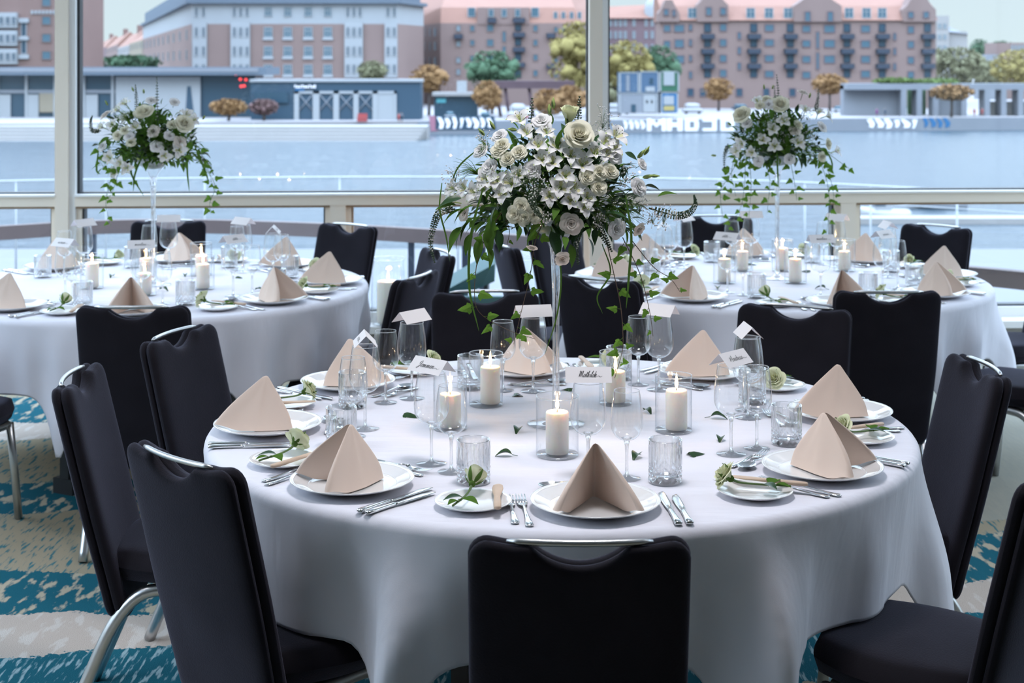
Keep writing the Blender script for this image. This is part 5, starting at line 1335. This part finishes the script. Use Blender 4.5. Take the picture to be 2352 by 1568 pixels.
# J: low hut and canopy
d = 292; o = thing('quay_hut', 'low dark hut with a pale roof line right of the navy building', 'building', (0,0,0), None, 'buildings on the far bank')
MB().box(X_(992,d), X_(1095,d), d+8, d+14, ZG-.2, Z_(222,d)).build('wall', OM['dark'], o); MB().box(X_(988,d), X_(1100,d), d+6.8, d+14.5, Z_(222,d), Z_(214,d)).build('roof', OM['pale'], o)
MB().box(X_(1045,d), X_(1068,d), d+10, d+12, Z_(214,d), Z_(187,d)).build('kiosk', OM['white'], o)
MB().box(X_(998,d), X_(1020,d), d+7.9, d+8, Z_(238,d), Z_(228,d)).build('teal_mark', pm('teal_paint', (.1,.4,.45), .6), o)
# pergola of rusty steel
d = 300; o = thing('rusty_pergola', 'brown rusty pergola on slanted posts behind the bouquet', 'pergola')
MB().box(X_(1130,d), X_(1320,d), d, d+6, Z_(203,d), Z_(186,d)).build('canopy', OM['rust'], o)
for x in (1140, 1160, 1300, 1215): MB().tube([(X_(x,d),d+1,Z_(200,d)),(X_(x+10,d),d+1,ZG-.1)], .35, 6).build('post', OM['rust'], o)
# concrete pergola at the right
d = 306; o = thing('concrete_arcade', 'grey concrete arcade with planting on top at the right far bank', 'arcade')
MB().box(X_(1945,d), X_(2080,d), d+3, d+6, ZG-.1, Z_(196,d)).build('wall', OM['grey'], o)
MB().box(X_(1945,d), X_(2520,d), d, d+6, Z_(206,d), Z_(192,d)).build('beam', OM['grey'], o)
for x in (2076, 2112, 2150, 2215, 2268, 2306, 2345, 2390): MB().box(X_(x-6,d), X_(x+6,d), d, d+4, ZG-.1, Z_(206,d)).build('column', OM['grey'], o)
MB().box(X_(2150,d), X_(2222,d), d+2, d+5, ZG-.1, Z_(224,d)).build('panel', OM['grey'], o)
MB().box(X_(2110,d), X_(2152,d), d+8, d+9, ZG-.1, Z_(206,d)).build('hedge', OM['tgreen'], o)
MB().box(X_(2268,d), X_(2500,d), d+4, d+5, ZG-.1, Z_(234,d)).build('parapet', OM['pale'], o)
# containers
def container(x0, x1, y0, y1, d, mat, lab, extra):
    o = thing('container', lab, 'container', (0,0,0), None, 'stacked quay containers')
    b = MB(); b.box(X_(x0,d), X_(x1,d), d, d+5, Z_(y1,d), Z_(y0,d)); b.build('body', OM[mat], o)
    for k, (a, c, e, g_, m_) in enumerate(extra): MB().box(X_(a,d), X_(c,d), d-.15, d, Z_(g_,d), Z_(e,d)).build(('window','panel','door','hatch')[k % 4], OM[m_], o)
    fr = MB()
    for a in (x0, x1): fr.box(X_(a,d)+(.02 if a == x0 else -.3), X_(a,d)+(.3 if a == x0 else -.02), d-.1, d+.1, Z_(y1,d), Z_(y0,d))
    fr.box(X_(x0,d), X_(x1,d), d-.1, d+.1, Z_(y0+2,d), Z_(y0,d)).build('corner_posts', OM['white'], o)
d = 296
container(1422, 1468, 166, 212, d, 'bluegrey', 'bluegrey container, upper left of the quay stack', [(1438,1446,172,210,'grey')])
container(1469, 1514, 164, 212, d, 'bluegrey', 'bluegrey container with a white hatch, upper middle of the quay stack', [(1483,1504,199,210,'white'),(1492,1500,180,192,'dark')])
container(1515, 1560, 164, 210, d, 'green', 'green container with a big white window, upper right of the quay stack', [(1524,1549,166,196,'white')])
container(1422, 1512, 213, 260, d, 'grey', 'long pale grey container, lower left of the quay stack', [(1478,1506,218,258,'white'),(1450,1460,240,258,'dark'),(1484,1488,230,237,'dark'),(1495,1499,230,237,'dark')])
container(1517, 1558, 212, 259, d, 'blue', 'bright blue container with white panes, lower right of the quay stack', [(1524,1548,220,240,'white'),(1524,1549,243,254,'yel')])

# vehicles
def car(px, py, w, d, lab, h=1.5, mat='carw', stripe=None):
    o = thing('car', lab, 'car', (X_(px,d), d, ZG), None, 'vehicles on the far bank'); L = w*d/F
    b = MB(); b.loft([(0,-.85,h*.32,L/2,h*.20),(0,.85,h*.32,L/2,h*.20)], 12, .5); b.build('body', OM[mat], o)
    b = MB(); b.loft([(0,-.75,h*.70,L*.34,h*.27),(0,.75,h*.70,L*.34,h*.27)], 12, .6); b.build('cabin', OM['winb' if h < 2 else mat], o)
    for sx in (-.3, .3):
        t = MB(); t.tube([(sx*L,-.9,.32),(sx*L,-.7,.32)], .32, 12); t.build('wheel', M['black'], o)
    if stripe: MB().box(-L/2+.1, L/2-.1, -.9, -.86, .35, .85).build('stripe', OM[stripe], o)
car(1190, 245, 50, 285, 'white van with a red stripe behind the bouquet', 3.2, 'carw', 'red')
car(1033, 256, 26, 290, 'white car before the low hut'); car(1115, 240, 30, 286, 'dark car beside the orange shrub', 1.5, 'navy')
car(1930, 225, 40, 330, 'white car left of the concrete arcade'); car(2095, 230, 34, 330, 'white car seen between the arcade columns')
car(1700, 235, 40, 345, 'dark car parked before the gabled block', 1.5, 'navy'); car(1590, 240, 50, 320, 'white van parked right of the containers', 2.4)
car(1410, 240, 40, 310, 'white van parked left of the containers', 2.6)
# a few people, tiny
def person(px, d, lab, top, h=1.7, seated=False):
    o = thing('person', lab, 'person', (X_(px,d), d, ZG), None, 'people on the far quay')
    b = MB()
    b.lathe([(.10,0),(.11,.05),(.12,.4),(.17,.82),(.19,.95),(.21,1.2),(.22,1.36),(.10,1.45),(.065,1.5),(.09,1.56),(.11,1.64),(.08,1.73),(.005,1.76)], 10, 0)
    for sx in (-1, 1): b.tube([(sx*.2,0,1.38),(sx*.27,0,1.1),(sx*.26,-.08,.85)], [.06,.05,.04], 6)
    b.build('body', OM['skin'], o, None, None)
    MB().lathe([(.135,.45),(.20,.8),(.22,.95),(.235,1.2),(.24,1.38),(.1,1.46)], 10).build('coat', OM[top], o)
person(916, 272, 'person in a red coat standing on the far quay', 'red'); person(923, 272.5, 'person in dark clothes standing beside the red coat', 'navy')
person(2014, 303, 'person in a purple coat before the concrete arcade', 'purple'); person(2033, 303, 'person in dark blue before the concrete arcade', 'navy')
person(2238, 304, 'person in a red top between the arcade columns', 'red'); person(2256, 304.5, 'person in red trousers inside the arcade', 'red')
b = MB(); b.box(-.9,.9,-.5,.5,.0,.9).box(-.9,.9,.4,.5,.9,1.5); tag(b.build('cargo_bike', OM['red'], None, (X_(832,276), 276, ZG)), 'red cargo box standing on the far quay', 'box')

# trees and shrubs
def tree(px, pytop, pybot, w, d, mat, lab, seed, trunk=True, cat='tree', grp='trees on the far bank', nblob=30, flat=1):
    rn = random.Random(seed); o = thing('tree' if cat == 'tree' else 'shrub', lab, cat, (X_(px,d), d, ZG-.05), None, grp)
    H = Z_(pytop,d)-ZG; zb = Z_(pybot,d)-ZG; W = w*d/F/2*1.25; b = MB()
    zc, hz = (H+zb)/2, (H-zb)/2
    for k in range(nblob):
        a, q = rn.uniform(0, 6.28), rn.uniform(0, .9)
        c = Vector((math.cos(a)*W*q, math.sin(a)*W*q*.6, zc+rn.uniform(-.6,.6)*hz*(1-q*.5))); rr = rn.uniform(.15, .30)*min(W, hz*1.3)
        prof = [(math.sin(PI*i/6)+.001, -math.cos(PI*i/6)) for i in range(7)]
        st = len(b.v); b.lathe(prof, 10, 0, Matrix.Translation(c) @ Matrix.Diagonal((rr, rr, rr*.9, 1)))
        for i in range(st, len(b.v)): v = Vector(b.v[i]); b.v[i] = tuple(v+(v-c)*rn.uniform(-.3, .3))
    for k in range(int(900*flat)):
        a, q, u = rn.uniform(0, 6.28), math.sqrt(rn.uniform(0, 1)), rn.uniform(-1, 1)
        e = math.sqrt(max(0, 1-u*u*.9)); c = Vector((math.cos(a)*W*q*e, math.sin(a)*W*q*e*.6, zc+u*hz))
        s = rn.uniform(.12, .35)*(W/5+.3); m = Matrix.Translation(c) @ Quaternion((rn.gauss(0,1), rn.gauss(0,1), rn.gauss(0,1), rn.gauss(0,1))).normalized().to_matrix().to_4x4()
        b.add([(-s,-s*.5,0),(s,-s*.5,0),(s,s*.5,0),(-s,s*.5,0)], [(0,1,2,3)], 0, False, m)
    b.build('crown', OM[mat], o)
    if trunk: MB().tube([(0,0,0),(.1,0,zb*.6),(0,0,zc)], [.35,.28,.15], 7).build('trunk', OM['trunk'], o)
for k, a in enumerate([(1130,118,205,105,318,'tgreen','green bushy tree before the red-roofed block'), (1325,50,225,110,312,'tyel','tall yellow autumn tree left of the window post'), (1440,95,200,100,318,'tyel','yellow autumn tree right of the window post'), (1515,105,200,80,325,'tgreen','dark green tree behind the containers'),
        (1120,186,250,56,296,'tor','orange tree left of the rusty pergola'), (1262,205,262,70,292,'tor','orange shrub under the rusty pergola'), (1310,196,260,60,296,'tor','orange shrub right of the rusty pergola'), (985,150,210,70,310,'tor','orange tree beyond the navy building'), (855,140,185,60,310,'tol','bare olive tree beyond the navy building'),
        (525,228,262,72,280,'tor','small orange tree before the pavilion'), (606,228,262,56,281,'tbr','small bare tree before the navy building'), (1650,180,228,60,340,'tor','orange tree before the gabled block'), (1905,170,215,70,335,'tor','pale orange tree left of the arcade'),
        (2185,195,228,85,299,'tor','flat-topped orange tree before the arcade'), (2190,110,190,120,400,'tol','olive tree behind the arcade, left'), (2260,140,195,110,425,'tol','olive tree behind the arcade, middle'), (2340,115,195,110,372,'tyel','yellowish tree behind the arcade, right'), (2060,180,191,90,309,'tlime','climbing plant over the left of the arcade'), (2150,182,191,84,309.5,'tlime','climbing plant over the middle of the arcade'), (2250,90,135,40,560,'tgreen','distant round tree against the sky'), (2300,95,140,60,570,'tgreen','distant tree mass against the sky'), (300,128,158,120,420,'tgreen','row of street trees before the street gap'), (1395,160,250,70,340,'tol','olive tree beside the window post')]):
    tree(*a, seed=100+k, trunk='climbing' not in a[6])

# near water: rails, boats, jetty
def rail(name, lab, pts, z, r, posts, zb, mat):
    o = thing(name, lab, 'railing'); P = catmull([(X_(px, F*(CZ-z)/(py-HY)), F*(CZ-z)/(py-HY), z) for px, py in pts], 8)
    MB().tube(P, r, 8).build('handrail', mat, o)
    MB().tube([p-Vector((0,0,.28)) for p in P], r*.6, 6).build('lower_rail', mat, o)
    for k in range(posts):
        p = P[int((k+.5)/posts*(len(P)-1))]; MB().tube([p, (p.x, p.y, zb)], r*.9, 6).build('post', mat, o)
wr = pm('pale_painted_steel', (.30,.32,.33), .4)
rail('quay_railing', 'long curved white railing outside along the near quay', [(-150,420),(180,413),(780,407),(1300,408),(1700,414),(2100,432),(2500,455)], -.25, .018, 13, -2.0, wr)
struct(MB().prism([(-26,16),(26,16),(26,30),(-26,30)], -2.4, -2.0).build('ground_near_quay', omat('near_quay_paving', (.34,.35,.36))))
def boat(px, py, L, lab, mat):
    d = F*(CZ-ZW)/(py-HY); o = thing('motor_boat', lab, 'boat', (X_(px,d), d, ZW), None, 'moored boats')
    b = MB(); st = []
    for k in range(9):
        t = k/8; st.append((0, -L/2+L*t, .35+.25*t*t, (.95*(1-max(0, t-.45)**2*2.6))+.05, .45))
    b.loft(st, 12, .6); b.build('hull', OM[mat], o, None, PI/2*.95)
    MB().box(-L*.2, L*.12, -.7, .7, .8, 1.7).build('cabin', OM['white'], o); MB().box(-L*.21, L*.0, -.72, .72, 1.15, 1.5).build('windscreen', OM['dark'], o)
# the terrace outside the window: curved timber parapet on dark posts
def curve_board(name, lab, pts, z1, h, th, mat):
    P = catmull([(X_(px, F*(CZ-z1)/(py-HY)), F*(CZ-z1)/(py-HY), z1) for px, py in pts], 8); vs = []
    for i, p in enumerate(P):
        t = (P[min(i+1,len(P)-1)]-P[max(i-1,0)]).normalized(); nn = Vector((-t.y, t.x, 0))*th/2
        vs += [p+nn, p-nn, p-nn-Vector((0,0,h)), p+nn-Vector((0,0,h))]
    m = len(P); fs = [(4*i+k, 4*(i+1)+k, 4*(i+1)+(k+1) % 4, 4*i+(k+1) % 4) for i in range(m-1) for k in range(4)]+[(0,1,2,3),(4*m-1,4*m-2,4*m-3,4*m-4)]
    return MB().add(vs, fs, 0, False), P
PAR = thing('terrace_parapet', 'curved brown timber parapet on dark posts outside the low window lights', 'parapet')
bb, P = curve_board('board', '', [(-200,530),(40,516),(190,507),(400,503),(650,509),(872,519),(1178,538),(1340,552),(1800,580),(2230,612),(2420,630)], .35, .115, .09, None)
bb.build('timber_board', pm('brown_timber', (.075,.05,.046), .6, var=.15, vscale=4), PAR)
pmat = pm('dark_blue_post', (.010,.018,.034), .5)
for px in (-60, 210, 425, 951, 1051, 1100, 1500, 1700, 2260, 2400):
    best = min(P, key=lambda p: abs(1176+p.x*F/p.y-px)); MB().box(best.x-.025, best.x+.025, best.y-.03, best.y+.03, -.9, .24).build('post', pmat, PAR)
struct(MB().prism([(-9,8.95+.4),(9,9.4),(9,15.5),(-9,15.5)], -1.0, -.9).build('ground_terrace', pm('pale_deck', (.42,.45,.47), .55)))
# things standing on the terrace
o = thing('sun_canopy', 'slanted dark teal sunshade on the terrace behind the back chair', 'sunshade', (-.36, 10.6, -.9))
MB().add([(-.34,-.3,.90),(.24,-.35,1.22),(.24,.45,1.22),(-.34,.45,.90),(-.34,-.3,.83),(.24,-.35,1.10),(.24,.45,1.10),(-.34,.45,.83)], [(0,3,2,1),(4,5,6,7),(0,1,5,4),(1,2,6,5),(2,3,7,6),(3,0,4,7)], 0, False).build('canvas', OM['teal'], o)
for x in (-.28, .18): MB().tube([(x,0,0),(x,0,.86 if x < 0 else 1.1)], .02, 8).build('pole', M['black'], o)
o = thing('terrace_bench', 'dark teal bench outside the window on the terrace', 'bench', (-.2, 9.9, -.9))
MB().box(-.6,.6,-.22,.22,.40,.46).build('seat', OM['teal'], o)
for k in range(3): MB().box(-.6,.6,.18,.23,.56+.17*k,.68+.17*k).build('back_slat', OM['teal'], o)
for x in (-.55,.55):
    MB().box(x-.03,x+.03,-.2,-.14,0,.40).build('leg', M['black'], o); MB().box(x-.03,x+.03,.23,.28,0,1.02).build('leg', M['black'], o)
boat(2150, 478, 5.2, 'grey hulled boat moored beyond the right window mullion', 'grey')
boat(2030, 503, 4.2, 'small white boat moored right of the window mullion', 'carw')
j = MB(); d1 = F*(CZ-ZW)/(512-HY); j.box(X_(1950,d1), X_(2700,d1), d1-1.2, d1+1.2, ZW-.3, ZW+.5)
tag(j.build('floating_jetty', OM['pale']), 'pale floating jetty in the water at the right', 'jetty')
# ------------------------------------------------------------------ sky, camera, view
w = bpy.data.worlds.new('overcast_sky'); SC.world = w; w.use_nodes = True
n = w.node_tree.nodes; l = w.node_tree.links
tc = n.new('ShaderNodeTexCoord'); sx = n.new('ShaderNodeSeparateXYZ'); l.new(tc.outputs['Generated'], sx.inputs[0])
r = n.new('ShaderNodeValToRGB'); e = r.color_ramp.elements
e[0].position = 0; e[0].color = (.73,.89,.94,1); e[1].position = .9; e[1].color = (.55,.72,1,1)
q = e.new(.12); q.color = (.68,.82,.93,1)
l.new(sx.outputs[2], r.inputs[0])
st = n.new('ShaderNodeMapRange'); st.inputs['From Min'].default_value = .14; st.inputs['From Max'].default_value = .6
st.inputs['To Min'].default_value = 1.0; st.inputs['To Max'].default_value = SKY_TOP; l.new(sx.outputs[2], st.inputs['Value'])
bg = n['Background']; l.new(r.outputs[0], bg.inputs['Color']); l.new(st.outputs[0], bg.inputs['Strength'])
cam = bpy.data.cameras.new('camera'); co = bpy.data.objects.new('camera', cam); COL.objects.link(co)
co.location = (0, 0, CZ); co.rotation_euler = (PI/2, 0, 0)
cam.sensor_width = 36; cam.sensor_fit = 'HORIZONTAL'; cam.lens = F/2352*36
cam.shift_y = -(784-HY)/2352
cam.clip_end = 5000; cam.clip_start = .05
cam.dof.use_dof = True; cam.dof.focus_distance = 3.45; cam.dof.aperture_fstop = 6.3
SC.camera = co
vs = SC.view_settings; vs.view_transform = 'Standard'; vs.look = 'None'; vs.gamma = 1; vs.exposure = EXPO; vs.use_curve_mapping = False
cy = SC.cycles
cy.transparent_max_bounces = 32; cy.max_bounces = 12; cy.transmission_bounces = 10; cy.glossy_bounces = 5; cy.diffuse_bounces = 4
cy.caustics_reflective = False; cy.caustics_refractive = True; cy.sample_clamp_indirect = 5; cy.blur_glossy = .5
cy.use_denoising = True
